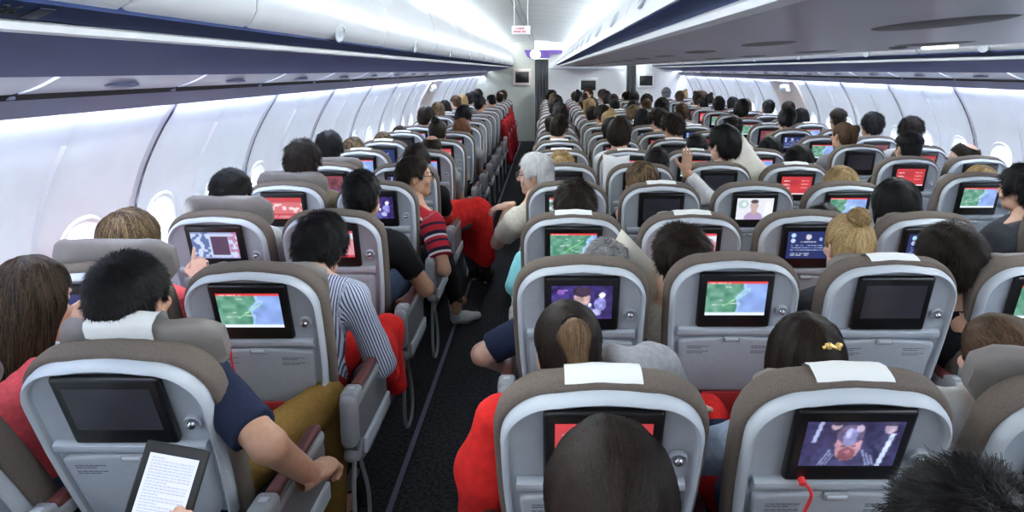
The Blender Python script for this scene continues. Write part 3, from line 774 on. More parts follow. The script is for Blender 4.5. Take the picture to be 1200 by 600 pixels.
def seat(c, k):
    X = seat_x(c, k); y = row_y(c, k); r = random.Random(c+str(k))
    a = {('L2', 0): .32, ('L2', 1): .25, ('C1', 0): .32, ('C2', 0): .31, ('C3', 0): .34, ('L1', 0): .50, ('L1', 1): .26}.get((c, k), r.uniform(.19, .25) if k < 6 else r.uniform(.16, .27))
    kind = SEAT_SCREEN.get((c, k)) or r.choice(['map', 'mapb', 'mapland', 'menu', 'off', 'off', 'page', 'list', 'redvideo', 'dusk'])
    if (c, k) == ('L1', 0): kind = 'off'
    ANG[(c, k)] = a
    t = thing('airline_seat', '%s, %s row, %s' % (COLNAME[c], ORD[k], SCREENS[kind][1].replace('a lit ', '').replace('a ', '').replace(' on its screen', '')), 'airline seat', (X, y, 0), group='airline seats of the cabin')
    def B(nm, key=None, par=None, loc=None, rot=None):
        o = obj(nm, SP[key or nm], par or t); o.location = loc if loc is not None else (0, 0, HINGE_Z); o.rotation_euler = rot if rot is not None else (a, 0, 0); return o
    up = r.choice([0, 0, .0, .04]); up = {('L2', 0): .085, ('L1', 0): .09, ('L1', 1): .125, ('L1', 2): .115, ('L1', 3): .105, ('L1', 4): .085, ('L2', 1): .03, ('C3', 0): .085, ('C1', 0): 0, ('C2', 0): 0}.get((c, k), up)
    B('back_shell'); cu = B('back_cushion'); B('ledge')
    s_, c_ = math.sin(a), math.cos(a)
    h = B('headrest', loc=(0, -s_*up, HINGE_Z+c_*up))
    if up < .05 and c[0] != 'L': h.scale = (.78, 1, 1)
    if (c, k) in COVERS or (k > 3 and r.random() < .18):
        o = B('headrest_cover', par=h, loc=(0, 0, 0), rot=(0, 0, 0)) if up > .06 else B('headrest_cover', 'top_cover', par=cu, loc=(0, 0, 0), rot=(0, 0, 0)); o['label'] = 'white cloth over the headrest'; o.scale = (.80, 1, 1) if up > .06 else (1, 1, 1)
    m = B('monitor'); 
    d = obj('display', DISPLAY[kind], m, (0, -.0167, .481)); d['label'] = SCREENS[kind][1].replace(' on its screen', '')
    if k < 7:
        kn = B('knob'); kn['label'] = 'round chrome knob'
    B('tray_table')
    if k < 5:
        B('tray_latch', par=t)
        tr = t.children[-1]
    if k < 4:
        B('printed_notice', 'printed_notice_a'); B('printed_notice', 'printed_notice_b')
    if k < 8: B('literature_pocket')
    B('seat_cushion', loc=(0, 0, 0), rot=(0, 0, 0))
    if k < 9:
        B('seat_pan', loc=(0, 0, 0), rot=(0, 0, 0)); B('seat_leg', 'seat_leg_a', loc=(0, 0, 0), rot=(0, 0, 0)); B('seat_leg', 'seat_leg_b', loc=(0, 0, 0), rot=(0, 0, 0))
    Z = (0, 0, 0)
    def arm(x, aisle, mirror=False):
        o = B('armrest', 'armrest_aisle' if aisle else 'armrest_inner', loc=(x, -.13, 0), rot=Z)
        if k < 12:
            p = B('armrest_pad', par=o, loc=Z, rot=Z); p['label'] = 'maroon armrest pad'
        if aisle:
            B('armrest_cover', par=o, loc=Z, rot=Z)
            q = B('armrest_rail', par=o, loc=(-.060 if mirror else 0, 0, 0), rot=Z)
            B('leg_loop', par=o, loc=Z, rot=Z)
        if k < 6: B('armrest_button', par=o, loc=Z, rot=Z)
    if c == 'L1': arm(-.228, False); arm(.263, False)
    if c == 'L2': arm(.318, True)
    if c == 'C1': arm(-.268, True, True); arm(.265, False)
    if c in ('C2', 'C3'): arm(.265, False)
    if c == 'C4': arm(.268, True)
    if c == 'R1': arm(-.268, True, True); arm(.265, False)
    if c == 'R2': arm(.255, False)
    return t
SEATS = {}
for c in COLX:
    for k in range(NROW):
        if c in ('C4',) and k < 1: continue
        if c == 'R1' and k < 2: continue
        if c == 'R2' and k < 3: continue
        SEATS[(c, k)] = seat(c, k)
# ================================================================ PEOPLE
BIG = 0.25
class Field:
    """signed distance on a grid, smooth union of simple shapes"""
    def __init__(s, lo, hi, h):
        s.lo = np.array(lo, float); s.h = h; s.n = np.maximum(4, np.ceil((np.array(hi)-s.lo)/h).astype(int)+1); s.d = np.full(s.n, BIG, np.float32)
        s.ax = [s.lo[i]+h*np.arange(s.n[i]) for i in range(3)]
    def sub(s, blo, bhi):
        a = np.clip(np.floor((np.array(blo)-s.lo)/s.h).astype(int), 0, s.n); b = np.clip(np.ceil((np.array(bhi)-s.lo)/s.h).astype(int)+1, 0, s.n)
        sl = tuple(slice(a[i], b[i]) for i in range(3))
        P = np.meshgrid(*[s.ax[i][sl[i]] for i in range(3)], indexing='ij'); return sl, np.stack(P, -1)
    def union(s, d, sl, k):
        a = s.d[sl]
        if k <= 0: s.d[sl] = np.minimum(a, d); return
        h = np.clip(.5+.5*(a-d)/k, 0, 1); s.d[sl] = a*(1-h)+d*h-k*h*(1-h)
    def cone(s, a, b, ra, rb, k=.03):
        a = np.array(a, float); b = np.array(b, float); m = max(ra, rb)+k+3*s.h
        sl, P = s.sub(np.minimum(a, b)-m, np.maximum(a, b)+m)
        if P.size == 0: return
        ab = b-a; t = np.clip(((P-a)@ab)/(ab@ab+1e-12), 0, 1); d = np.linalg.norm(P-a-t[..., None]*ab, axis=-1)-(ra+(rb-ra)*t)
        s.union(d, sl, k)
    def ell(s, c, r, M=None, k=.03, cut=False):
        c = np.array(c, float); r = np.array(r, float); m = r.max()+k+3*s.h
        sl, P = s.sub(c-m, c+m)
        if P.size == 0: return
        q = P-c
        if M is not None: q = q@np.array(M)
        k0 = np.linalg.norm(q/r, axis=-1); k1 = np.linalg.norm(q/(r*r), axis=-1)+1e-9; d = k0*(k0-1)/k1
        if cut:
            a = s.d[sl]; h = np.clip(.5-.5*(a+d)/k, 0, 1); s.d[sl] = a*(1-h)+(-d)*h+k*h*(1-h)
        else: s.union(d, sl, k)
    def keep(s, p, n):
        """cut away what lies beyond the plane (p, n)"""
        P = np.stack(np.meshgrid(*s.ax, indexing='ij'), -1); s.d = np.maximum(s.d, (P-np.array(p))@np.array(n)).astype(np.float32)
    def mesh(s): return snets(s.d, s.lo, s.h)
def snets(D, lo, h):
    S = D < 0
    c = [(i, j, k) for i in (0, 1) for j in (0, 1) for k in (0, 1)]
    n = np.array(D.shape)-1
    V8 = [D[i:i+n[0], j:j+n[1], k:k+n[2]] for i, j, k in c]
    cnt = sum((v < 0).astype(np.int8) for v in V8); mask = (cnt > 0) & (cnt < 8)
    idx = np.full(mask.shape, -1, np.int32); N = int(mask.sum()); idx[mask] = np.arange(N)
    cell = np.argwhere(mask); vals = np.stack([v[mask] for v in V8], 1)
    acc = np.zeros((N, 3)); w = np.zeros(N); C = np.array(c, float)
    for a in range(8):
        for b in range(a+1, 8):
            if np.abs(C[a]-C[b]).sum() != 1: continue
            va, vb = vals[:, a], vals[:, b]; m = (va < 0) != (vb < 0)
            t = va[m]/(va[m]-vb[m]); acc[m] += C[a]+(C[b]-C[a])*t[:, None]; w[m] += 1
    V = lo+h*(cell+acc/w[:, None])
    F = []
    for ax in range(3):
        o = [slice(None)]*3; o[ax] = slice(0, -1); p = [slice(None)]*3; p[ax] = slice(1, None)
        A = S[tuple(o)]; B = S[tuple(p)]; E = np.argwhere(A != B); sg = A[A != B]
        u, v = [(1, 2), (2, 0), (0, 1)][ax]
        ok = (E[:, u] > 0) & (E[:, v] > 0) & (E[:, u] < D.shape[u]-1) & (E[:, v] < D.shape[v]-1)
        E = E[ok]; sg = sg[ok]
        def cellid(du, dv):
            q = E.copy(); q[:, u] -= du; q[:, v] -= dv; return idx[q[:, 0], q[:, 1], q[:, 2]]
        q = np.stack([cellid(1, 1), cellid(0, 1), cellid(0, 0), cellid(1, 0)], 1)
        q[~sg] = q[~sg][:, ::-1]; F.append(q)
    F = np.concatenate(F); F = F[(F >= 0).all(1)]
    return V, F
def smooth_v(V, F, it=1, lam=.5):
    for _ in range(it):
        A = np.zeros_like(V); c = np.zeros(len(V))
        for i in range(4):
            np.add.at(A, F[:, i], V[F[:, (i+1) % 4]]+V[F[:, i-1]]); np.add.at(c, F[:, i], 2)
        V = V*(1-lam)+lam*A/np.maximum(c, 1)[:, None]
    return V
def mesh_np(name, parts, m):
    """one mesh from [(V,F), ...]"""
    Vs, Fs, n = [], [], 0
    for V, F in parts: Vs.append(V); Fs.append(np.asarray(F)+n); n += len(V)
    V = np.concatenate(Vs); me = bpy.data.meshes.new(name); me.vertices.add(len(V)); me.vertices.foreach_set('co', V.astype(np.float32).ravel())
    L = np.concatenate([f.ravel() for f in Fs]); sizes = np.concatenate([np.full(len(f), f.shape[1]) for f in Fs])
    me.loops.add(len(L)); me.loops.foreach_set('vertex_index', L.astype(np.int32)); me.polygons.add(len(sizes))
    st = np.concatenate([[0], np.cumsum(sizes)[:-1]]); me.polygons.foreach_set('loop_start', st.astype(np.int32)); me.polygons.foreach_set('loop_total', sizes.astype(np.int32))
    me.polygons.foreach_set('use_smooth', np.ones(len(sizes), bool)); me.materials.append(m); me.update(calc_edges=True); return me
def xf(P, M): A = np.array(M); return P@A[:3, :3].T+A[:3, 3]

# ---- head (origin = middle of the skull, +Y the face)
def head_mesh(female=False):
    f = Field((-.12, -.14, -.22), (.12, .16, .15), .006); w = .95 if female else 1.0
    f.ell((0, -.012, .030), (.075*w, .096, .090), k=.02); f.ell((0, .030, -.030), (.060*w, .066, .082), k=.03)
    f.cone((-.035, .020, -.075), (0, .066, -.098), .034*w, .018, .03); f.cone((.035, .020, -.075), (0, .066, -.098), .034*w, .018, .03)
    f.ell((0, .078, .030), (.052, .016, .012), k=.015)
    for s_ in (-1, 1):
        f.ell((s_*.031, .098, .010), (.017, .014, .011), k=.012, cut=True); f.ell((s_*.031, .079, .009), (.014, .013, .011), k=.004)
        f.ell((s_*.044, .068, -.030), (.022, .018, .018), k=.02)
        f.ell((s_*.077*w, -.010, -.012), (.010, .019, .031), Matrix.Rotation(s_*.35, 3, 'Z'), k=.008); f.ell((s_*.085*w, -.004, -.008), (.006, .009, .016), k=.005, cut=True)
    f.cone((0, .088, .018), (0, .112, -.022), .008, .011, .010); f.ell((0, .108, -.028), (.016, .010, .008), k=.008)
    f.ell((0, .088, -.056), (.023, .012, .006), k=.006); f.ell((0, .086, -.068), (.020, .012, .007), k=.006)
    f.cone((0, -.020, -.06), (0, -.040, -.19), .054*w, .056*w, .03)
    V, F = f.mesh(); return V, F
HEAD = {0: head_mesh(False), 1: head_mesh(True)}
# ---- hand: wrist at the origin, fingers along +Y, back of the hand +Z, thumb on +X
def hand_mesh(curl=(.5, .5, .5, .5), thumb=.35, spread=.06):
    f = Field((-.08, -.05, -.12), (.10, .22, .06), .0050)
    f.ell((0, .045, 0), (.040, .052, .0155), k=.01); f.cone((0, -.03, 0), (0, .02, 0), .025, .026, .02); f.ell((.012, .02, -.006), (.024, .032, .014), k=.012)
    for i, (x, L, r) in enumerate(((.028, .074, .0092), (.010, .083, .0096), (-.010, .077, .0092), (-.028, .060, .0082))):
        a = curl[i]; p = np.array([x*.92, .083-.006*abs(i-1), .0]); dx = spread*(x/.028)
        ang = 0; q = p
        for seg, fr in ((.46, .75), (.30, 1.15), (.24, .8)):
            ang += a*fr; e = q+L*seg*np.array([dx, math.cos(ang), -math.sin(ang)]); f.cone(q, e, r, r*.90, .006); q = e; r *= .90
    p = np.array([.030, .022, -.006]); e = p+.038*np.array([.75, .62, -.25]); f.cone(p, e, .0135, .0115, .012)
    g = e+.030*np.array([.45-.5*thumb, .80, -.35-.5*thumb]); f.cone(e, g, .0108, .0095, .006); f.cone(g, g+.020*np.array([.15-.6*thumb, .85, -.3-.4*thumb]), .0095, .008, .005)
    return f.mesh()
HANDS = {'relax': hand_mesh(), 'point': hand_mesh((.10, 1.25, 1.35, 1.4), .9), 'flat': hand_mesh((.10, .08, .10, .14), .1, .12), 'grip': hand_mesh((.95, .95, .95, .95), .7)}
def nrm(v): v = np.array(v, float); return v/(np.linalg.norm(v)+1e-9)
def frame_y(o, y, z):
    y = nrm(y); x = nrm(np.cross(y, z)); z = np.cross(x, y); M = np.eye(4); M[:3, 0] = x; M[:3, 1] = y; M[:3, 2] = z; M[:3, 3] = o; return M
def ik(S, H, a, b, pole):
    S = np.array(S, float); H = np.array(H, float); d = H-S; L = np.linalg.norm(d)
    if L > (a+b)*.995: H = S+d/L*(a+b)*.995; d = H-S; L = np.linalg.norm(d)
    x = (a*a-b*b+L*L)/(2*L); y = math.sqrt(max(a*a-x*x, 1e-6)); n = d/L; p = np.array(pole, float); p = nrm(p-n*(p@n)); return S+n*x+p*y, H

# ---- hair shapes in the head's frame: functions of points giving distance
def ell_d(P, c, r):
    q = P-np.array(c); r = np.array(r); k0 = np.linalg.norm(q/r, axis=-1); k1 = np.linalg.norm(q/(r*r), axis=-1)+1e-9; return k0*(k0-1)/k1
def con_d(P, a, b, ra, rb):
    a = np.array(a, float); b = np.array(b, float); ab = b-a; t = np.clip(((P-a)@ab)/(ab@ab), 0, 1); return np.linalg.norm(P-a-t[..., None]*ab, axis=-1)-(ra+(rb-ra)*t)
def smin(a, b, k): h = np.clip(.5+.5*(a-b)/k, 0, 1); return a*(1-h)+b*h-k*h*(1-h)
def smax(a, b, k): return -smin(-a, -b, k)
def cran(P, t, w=1.0): return smin(ell_d(P, (0, -.012, .030), (.075*w+t, .096+t, .090+t)), ell_d(P, (0, -.040, -.03), (.062*w+t*.8, .062+t*.9, .065)), .03)
LINE_Y = [-.14, -.07, -.045, -.032, .006, .022, .040, .052, .070, .085, .14]
LINE_Z = [-.092, -.088, -.060, .012, .016, -.012, -.004, .040, .066, .080, .09]
def hairline(P, dz=0): return np.interp(P[..., 1], LINE_Y, LINE_Z)+dz-P[..., 2]
def wob(P, f, a, seed=0):
    r = np.random.default_rng(seed); o = np.zeros(P.shape[:-1])
    for _ in range(6):
        k = r.normal(size=3); k = k/np.linalg.norm(k)*f*r.uniform(.6, 1.5); o += np.sin(P@k+r.uniform(0, 6.28))
    return a*o/3
def h_short(P): return smax(cran(P, .012)+wob(P, 120, .0025, 1), hairline(P), .006)
def h_full(P): return smax(cran(P, .022)+wob(P, 90, .004, 2), hairline(P, -.006), .008)
def h_messy(P): return smax(cran(P, .026)+wob(P, 70, .008, 3)+wob(P, 150, .004, 4), hairline(P, -.004), .008)
def h_under(P): return smax(smin(cran(P, .005), smax(cran(P, .017)+wob(P, 120, .003, 1), .045-P[..., 2], .006), .006), hairline(P, .004), .006)
def face_cut(P): # positive = in front of the hair
    y = P[..., 1]; z = P[..., 2]; x = np.abs(P[..., 0]); return np.minimum(y-np.where(z > .045, .2, .028+.25*np.clip(z, -.2, .05)), .075-z)+0*x
def h_long(P):
    d = smin(cran(P, .016), ell_d(P, (0, -.062, -.10), (.082, .060, .165)), .04)
    d = smin(d, con_d(P, (-.072, -.01, .0), (-.080, .000, -.21), .030, .018), .03); d = smin(d, con_d(P, (.072, -.01, .0), (.080, .000, -.21), .030, .018), .03)
    return smax(d+wob(P*np.array([1, 1, .15]), 130, .004, 5), face_cut(P), .006)
def h_bob(P):
    d = smin(cran(P, .022), ell_d(P, (0, -.035, -.045), (.096, .080, .075)), .04)
    return smax(d+wob(P*np.array([1, 1, .25]), 120, .004, 6), face_cut(P), .006)
def h_tail(P):
    return smax(cran(P, .010)+wob(P*np.array([1, 1, .3]), 150, .002, 7), hairline(P, .0), .006)
def t_tail(P):
    return smin(con_d(P, (0, -.088, .088), (0, -.150, .078), .020, .029), con_d(P, (0, -.150, .078), (.006, -.152, -.085), .031, .014), .02)+wob(P*np.array([1, 1, .2]), 150, .0025, 7)
def h_lowtail(P):
    d = smax(cran(P, .013), hairline(P, .0), .006); t = smin(con_d(P, (0, -.108, .042), (0, -.155, .026), .014, .024), con_d(P, (0, -.155, .026), (-.03, -.165, -.15), .026, .012), .02)
    return smin(d, t, .008)+wob(P*np.array([1, 1, .3]), 150, .002, 7)
def h_bun(P):
    d = smax(cran(P, .010), hairline(P, .0), .006); q = P-np.array((0, -.075, .118)); ang = np.arctan2(q[..., 1], q[..., 0])
    t = ell_d(P, (0, -.075, .128), (.040, .038, .034))+.004*np.sin(3*ang+q[..., 2]*150)
    return smin(d, t, .008)+wob(P*np.array([1, 1, .5]), 150, .002, 8)
def h_lowbun(P):
    d = smax(cran(P, .016), hairline(P, .0), .006); q = P-np.array((0, -.125, .0)); ang = np.arctan2(q[..., 2], q[..., 0])
    t = ell_d(P, (0, -.125, .0), (.045, .032, .045))+.004*np.sin(3*ang+q[..., 1]*150)
    return smin(d, t, .008)+wob(P, 110, .003, 8)
def h_bald(P):
    top = ell_d(P, (0, .012, .115), (.060, .095, .062)); return smax(smax(cran(P, .007)+wob(P, 130, .0015, 9), hairline(P), .005), -top, .006)
def h_crown(P):
    top = ell_d(P, (0, -.060, .100), (.062, .070, .062)); return smax(smax(cran(P, .010)+wob(P, 130, .002, 9), hairline(P), .005), -top, .006)
def h_thin(P): # receding crown
    top = ell_d(P, (0, .045, .115), (.062, .075, .055)); return smax(smax(cran(P, .010)+wob(P, 130, .002, 9), hairline(P), .005), -top, .006)
def hair_mesh(fn, style, n=2200, L=.03, lift=.30, wd=.0016, seed=1, h=.0058, zlo=-.34, crown=(0, -.055, .125), fall=0.0, sway=.25):
    f = Field((-.14, -.20, zlo), (.14, .13, .18), h); P = np.stack(np.meshgrid(*f.ax, indexing='ij'), -1); f.d = fn(P).astype(np.float32)
    V, F = f.mesh(); r = np.random.default_rng(seed)
    i = r.integers(0, len(F), n); u = r.random((n, 2)); q = V[F[i]]; p = (q[:, 0]*(1-u[:, :1])+q[:, 1]*u[:, :1])*(1-u[:, 1:])+(q[:, 3]*(1-u[:, :1])+q[:, 2]*u[:, :1])*u[:, 1:]
    def grad(p):
        e = .003; g = np.stack([fn(p+np.array(v)*e)-fn(p-np.array(v)*e) for v in ((1, 0, 0), (0, 1, 0), (0, 0, 1))], 1); return g/(np.linalg.norm(g, axis=1)[:, None]+1e-9)
    keep = np.abs(fn(p)) < .006; p = p[keep]; n = len(p)
    Ls = L*r.uniform(.6, 1.3, n)[:, None]; jit = r.normal(size=(n, 3))*sway; S = 5; pts = [p]; nr = grad(p); lf = lift*r.uniform(.3, 1.3, n)[:, None]
    for s_ in range(S-1):
        g = grad(p); fl = p-np.array(crown); fl = fl+jit*.05; fl[:, 2] -= fall
        if style == 'up': fl = -fl
        t = fl-g*(fl*g).sum(1)[:, None]; t /= np.linalg.norm(t, axis=1)[:, None]+1e-9
        t = t+jit*.35; t /= np.linalg.norm(t, axis=1)[:, None]
        p = p+(t+g*lf)*Ls/(S-1); pts.append(p)
        if lift < .12: p = p-g*np.clip(fn(p)-.0015, -.01, .01)[:, None]; pts[-1] = p
    if lift < .12:
        ok = np.max([np.abs(fn(q)) for q in pts], 0) < .008; pts = [q[ok] for q in pts]; nr = nr[ok]; n = len(nr)
    sv = np.cross(pts[1]-pts[0], nr); sv /= np.linalg.norm(sv, axis=1)[:, None]+1e-9
    R = []
    for k, q in enumerate(pts):
        w_ = wd*(1-.75*k/(S-1)); R.append(q-sv*w_); R.append(q+sv*w_)
    RV = np.stack(R, 1).reshape(-1, 3); b = np.arange(n)[:, None]*2*S; RF = np.concatenate([np.concatenate([b+2*k, b+2*k+1, b+2*k+3, b+2*k+2], 1) for k in range(S-1)])
    me = mesh_np('hair', [(smooth_v(V, F, 1), F), (RV, RF)], MATS['hair_black'])
    base = np.clip(.38+.9*wob(V*np.array([1, 1, .25]), 160, .5, seed+5), 0, 1); tone = np.concatenate([base, np.repeat(r.random(n), 2*S)])
    a_ = me.attributes.new('tone', 'FLOAT', 'POINT'); a_.data.foreach_set('value', tone.astype(np.float32)); return me
def hairmat(name, c, c2=None, rough=.52, stretch=(1, 1, .12), ns=90):
    c2 = c2 or tuple(min(1, x*1.7+.005) for x in c); m = mat(name, c, rough, stretch=stretch, bump=.3, bscale=260, spec=.16); nt = m.node_tree
    a = nt.nodes.new('ShaderNodeAttribute'); a.attribute_name = 'tone'; rp = nt.nodes.new('ShaderNodeValToRGB'); rp.color_ramp.elements[0].color = (*c, 1); rp.color_ramp.elements[1].color = (*c2, 1)
    rp.color_ramp.elements[0].position = .30; rp.color_ramp.elements[1].position = .92
    nt.links.new(a.outputs['Fac'], rp.inputs[0]); nt.links.new(rp.outputs[0], nt.nodes['Principled BSDF'].inputs['Base Color']); return m
HM = {'black': hairmat('hair_black', (.0045, .004, .0045)), 'darkbrown': hairmat('hair_darkbrown', (.010, .006, .0045), (.026, .015, .010)), 'brown': hairmat('hair_brown', (.045, .024, .013), (.12, .068, .036)),
  'streaked': hairmat('hair_streaked', (.030, .018, .011), (.26, .17, .085), ns=70), 'ombre': hairmat('hair_ombre', (.012, .008, .006), (.075, .042, .022), ns=45), 'blond': hairmat('hair_blond', (.25, .155, .060), (.60, .43, .22), ns=80), 'grey': hairmat('hair_grey', (.10, .10, .10), (.36, .36, .36), ns=90),
  'white': hairmat('hair_white', (.62, .62, .62), (.85, .85, .85)), 'auburn': hairmat('hair_auburn', (.10, .035, .016), (.22, .09, .04))}
HM['ombre2'] = hairmat('hair_lightbrown', (.10, .058, .030), (.24, .15, .085), ns=70)
HAIR = {}
def hair(style, hi=False):
    key = (style, hi)
    if key in HAIR: return HAIR[key]
    K = 3 if hi else 1
    a = {'short': (h_short, 'dn', 2600, .020, .35), 'full': (h_full, 'dn', 2600, .032, .22), 'messy': (h_messy, 'dn', 3000, .030, .36), 'under': (h_under, 'dn', 2000, .016, .4), 'long': (h_long, 'dn', 2600, .11, .05), 'bob': (h_bob, 'dn', 2400, .07, .06),
      'tail': (h_tail, 'up', 2400, .05, .05), 'lowtail': (h_lowtail, 'up', 2400, .06, .04), 'bun': (h_bun, 'up', 2400, .05, .05), 'lowbun': (h_lowbun, 'up', 2400, .05, .06), 'tailpart': (t_tail, 'dn', 1200, .10, .05), 'bald': (h_bald, 'dn', 1500, .014, .25), 'crown': (h_crown, 'dn', 1800, .016, .2), 'thin': (h_thin, 'dn', 1800, .018, .25)}[style]
    kw = {}
    if a[1] == 'up': kw['crown'] = {'tail': (0, -.098, .088), 'lowtail': (0, -.12, .036), 'bun': (0, -.075, .12), 'lowbun': (0, -.13, .0)}[style]
    if style in ('long', 'bob'): kw['fall'] = .22; kw['zlo'] = -.36; kw['sway'] = .12
    if style in ('lowtail', 'tailpart'): kw['zlo'] = -.28
    if style == 'tailpart': kw['crown'] = (0, -.09, .11); kw['fall'] = .3; kw['sway'] = .1
    if not style in ('long', 'bob', 'lowtail', 'tailpart'): kw['zlo'] = -.14
    HAIR[key] = hair_mesh(a[0], a[1], int(a[2]*K), a[3], a[4], wd=.0011 if hi else .0017, h=.005 if hi else .0062, **kw); return HAIR[key]
SKIN = {'fair': mat('skin_fair', (.60, .36, .26), .5, noise=.06, nscale=50), 'tan': mat('skin_tan', (.46, .25, .16), .5, noise=.06, nscale=50), 'brown': mat('skin_brown', (.26, .13, .08), .5, noise=.06, nscale=50)}
CLOTH = {}
def cloth(name, c, **k):
    if name not in CLOTH: CLOTH[name] = mat('cloth_'+name, c, .88, noise=.10, nscale=60, bump=.5, bscale=140, spec=.15, **k)
    return CLOTH[name]
for n_, c_ in (('black', (.010, .010, .012)), ('navy', (.014, .020, .045)), ('white', (.72, .72, .74)), ('cream', (.66, .62, .52)), ('coral', (.86, .12, .14)), ('grey', (.23, .23, .24)), ('paleblue', (.42, .50, .66)), ('charcoal', (.06, .063, .072)), ('mustard', (.20, .115, .028)),
               ('jeans', (.03, .045, .085)), ('khaki', (.22, .18, .12)), ('olive', (.075, .07, .04)), ('red', (.42, .03, .03)), ('heather', (.33, .33, .35))): cloth(n_, c_)
def stripe_mat(name, stops, period, attr, rough=.85):
    m = bpy.data.materials.new(name); m.use_nodes = True; nt = m.node_tree; b = nt.nodes['Principled BSDF']; b.inputs['Roughness'].default_value = rough; b.inputs['Specular IOR Level'].default_value = .15
    a = nt.nodes.new('ShaderNodeAttribute'); a.attribute_name = attr
    d = nt.nodes.new('ShaderNodeMath'); d.operation = 'DIVIDE'; d.inputs[1].default_value = period; f = nt.nodes.new('ShaderNodeMath'); f.operation = 'FRACT'
    nt.links.new(a.outputs['Fac'], d.inputs[0]); nt.links.new(d.outputs[0], f.inputs[0]); r = nt.nodes.new('ShaderNodeValToRGB'); r.color_ramp.interpolation = 'CONSTANT'
    while len(r.color_ramp.elements) < len(stops): r.color_ramp.elements.new(.5)
    for e, (p, c) in zip(r.color_ramp.elements, stops): e.position = p; e.color = (*c, 1)
    nt.links.new(f.outputs[0], r.inputs[0]); nt.links.new(r.outputs[0], b.inputs['Base Color']); CLOTH[name] = m; return m
stripe_mat('bluestripe', [(0, (.045, .065, .15)), (.42, (.55, .58, .68))], .0105, 'around')
stripe_mat('polo', [(0, (.36, .018, .03)), (.34, (.018, .015, .04)), (.56, (.70, .68, .68)), (.68, (.36, .018, .03)), (.86, (.018, .015, .04))], .105, 'along')

def body_build(cf):
    """skeleton from a small description; returns joints"""
    fem = cf.get('fem', 0); H = np.array(cf.get('head', (0, -.065, 1.205)), float)
    R = Matrix.Rotation(cf.get('yaw', 0), 3, 'Z') @ Matrix.Rotation(cf.get('roll', 0), 3, 'Y') @ Matrix.Rotation(cf.get('pitch', 0), 3, 'X')
    RH = np.array(R); J = {'H': H, 'RH': RH}
    half = np.array(Matrix.Rotation(cf.get('pitch', 0)*.6, 3, 'X') @ Matrix.Rotation(cf.get('roll', 0)*.5, 3, 'Y'))
    N = H + half@np.array((0, -.038, -.165)) + np.array(cf.get('dN', (0, 0, 0))); J['N'] = N
    hp = np.array(cf.get('hip', (0, 0, .555)), float); J['P'] = hp
    up = nrm(N-hp); J['C'] = hp+(N-hp)*.70+np.array((0, .012, 0)); J['M'] = hp+(N-hp)*.34+np.array((0, .012, 0)); J['up'] = up
    turn = cf.get('turn', 0.0); ax = np.array(Matrix.Rotation(turn, 3, 'Z'))@np.array((1., 0, 0)); ax = nrm(ax-up*(ax@up)*.8); J['ax'] = ax; J['fw'] = nrm(np.cross(up, ax))
    sw = .158 if fem else .180
    for s_, n in ((-1, 'L'), (1, 'R')):
        S = N-up*.062+ax*s_*sw; t = np.array(cf.get('hand'+n, (s_*.11, .30, .685)), float)
        pole = cf.get('pole'+n, (s_*.55, -.35, -.8)); E, Wr = ik(S, t, .285, .255, pole)
        J['S'+n], J['E'+n], J['W'+n] = S, E, Wr
        hipj = hp+np.array((s_*.088, .01, -.01)); kn = np.array(cf.get('knee'+n, (s_*.12, .44, .545)), float); an = np.array(cf.get('ank'+n, (kn[0], kn[1]+.04, .11)), float)
        J['T'+n], J['K'+n], J['A'+n] = hipj, kn, an; J['toe'+n] = an+np.array(cf.get('toe', (0.02*s_, .17, -.065)))
    return J
def rotcols(J): return np.stack([J['ax'], J['fw'], J['up']], 1)
def add_torso(f, J, o, fem, k=.05):
    R = rotcols(J); w = .92 if fem else 1.0
    f.ell(J['P'], (.168*w+o, .118+o, .115+o), R, k); f.ell(J['M'], (.142*w+o, .108+o, .15+o), R, k); f.ell(J['C'], (.162*w+o, .114+o, .165+o), R, k)
    f.cone(J['SL']*.9+J['SR']*.1, J['SR']*.9+J['SL']*.1, .060*w+o, .060*w+o, k)
    if fem:
        for s_ in (-1, 1): f.ell(J['C']+J['fw']*.085+J['ax']*s_*.07-J['up']*.02, (.062+o, .055+o, .062+o), R, .03)
    for n in 'LR': f.cone(J['N']+J['up']*.015, J['S'+n]+J['up']*.01, .040+o, .044+o, .03)
def add_arm(f, J, n, o, sl, fem):
    w = .88 if fem else 1.0; S, E, W_ = J['S'+n], J['E'+n], J['W'+n]
    f.cone(S, E, .052*w+o, .042*w+o, .03)
    if sl > 1: f.cone(E, E+(W_-E)*(sl-1), .042*w+o, (.042-(.042-.029)*(sl-1))*w+o, .02)
def add_legs(f, J, o, fem, foot=True):
    for n in 'LR':
        f.cone(J['T'+n], J['K'+n], .084+o, .060+o, .04); f.cone(J['K'+n], J['A'+n], .058+o, .040+o, .02)
        f.cone(J['K'+n]*.7+J['A'+n]*.3+np.array((0, -.015, 0)), J['K'+n]*.4+J['A'+n]*.6, .052+o, .040+o, .02)
def bounds(J, keys, m):
    P = np.stack([J[k] for k in keys]); return P.min(0)-m, P.max(0)+m
ALLK = ['H', 'N', 'P', 'SL', 'SR', 'EL', 'ER', 'WL', 'WR', 'TL', 'TR', 'KL', 'KR', 'AL', 'AR', 'toeL', 'toeR']
PROTO = {}
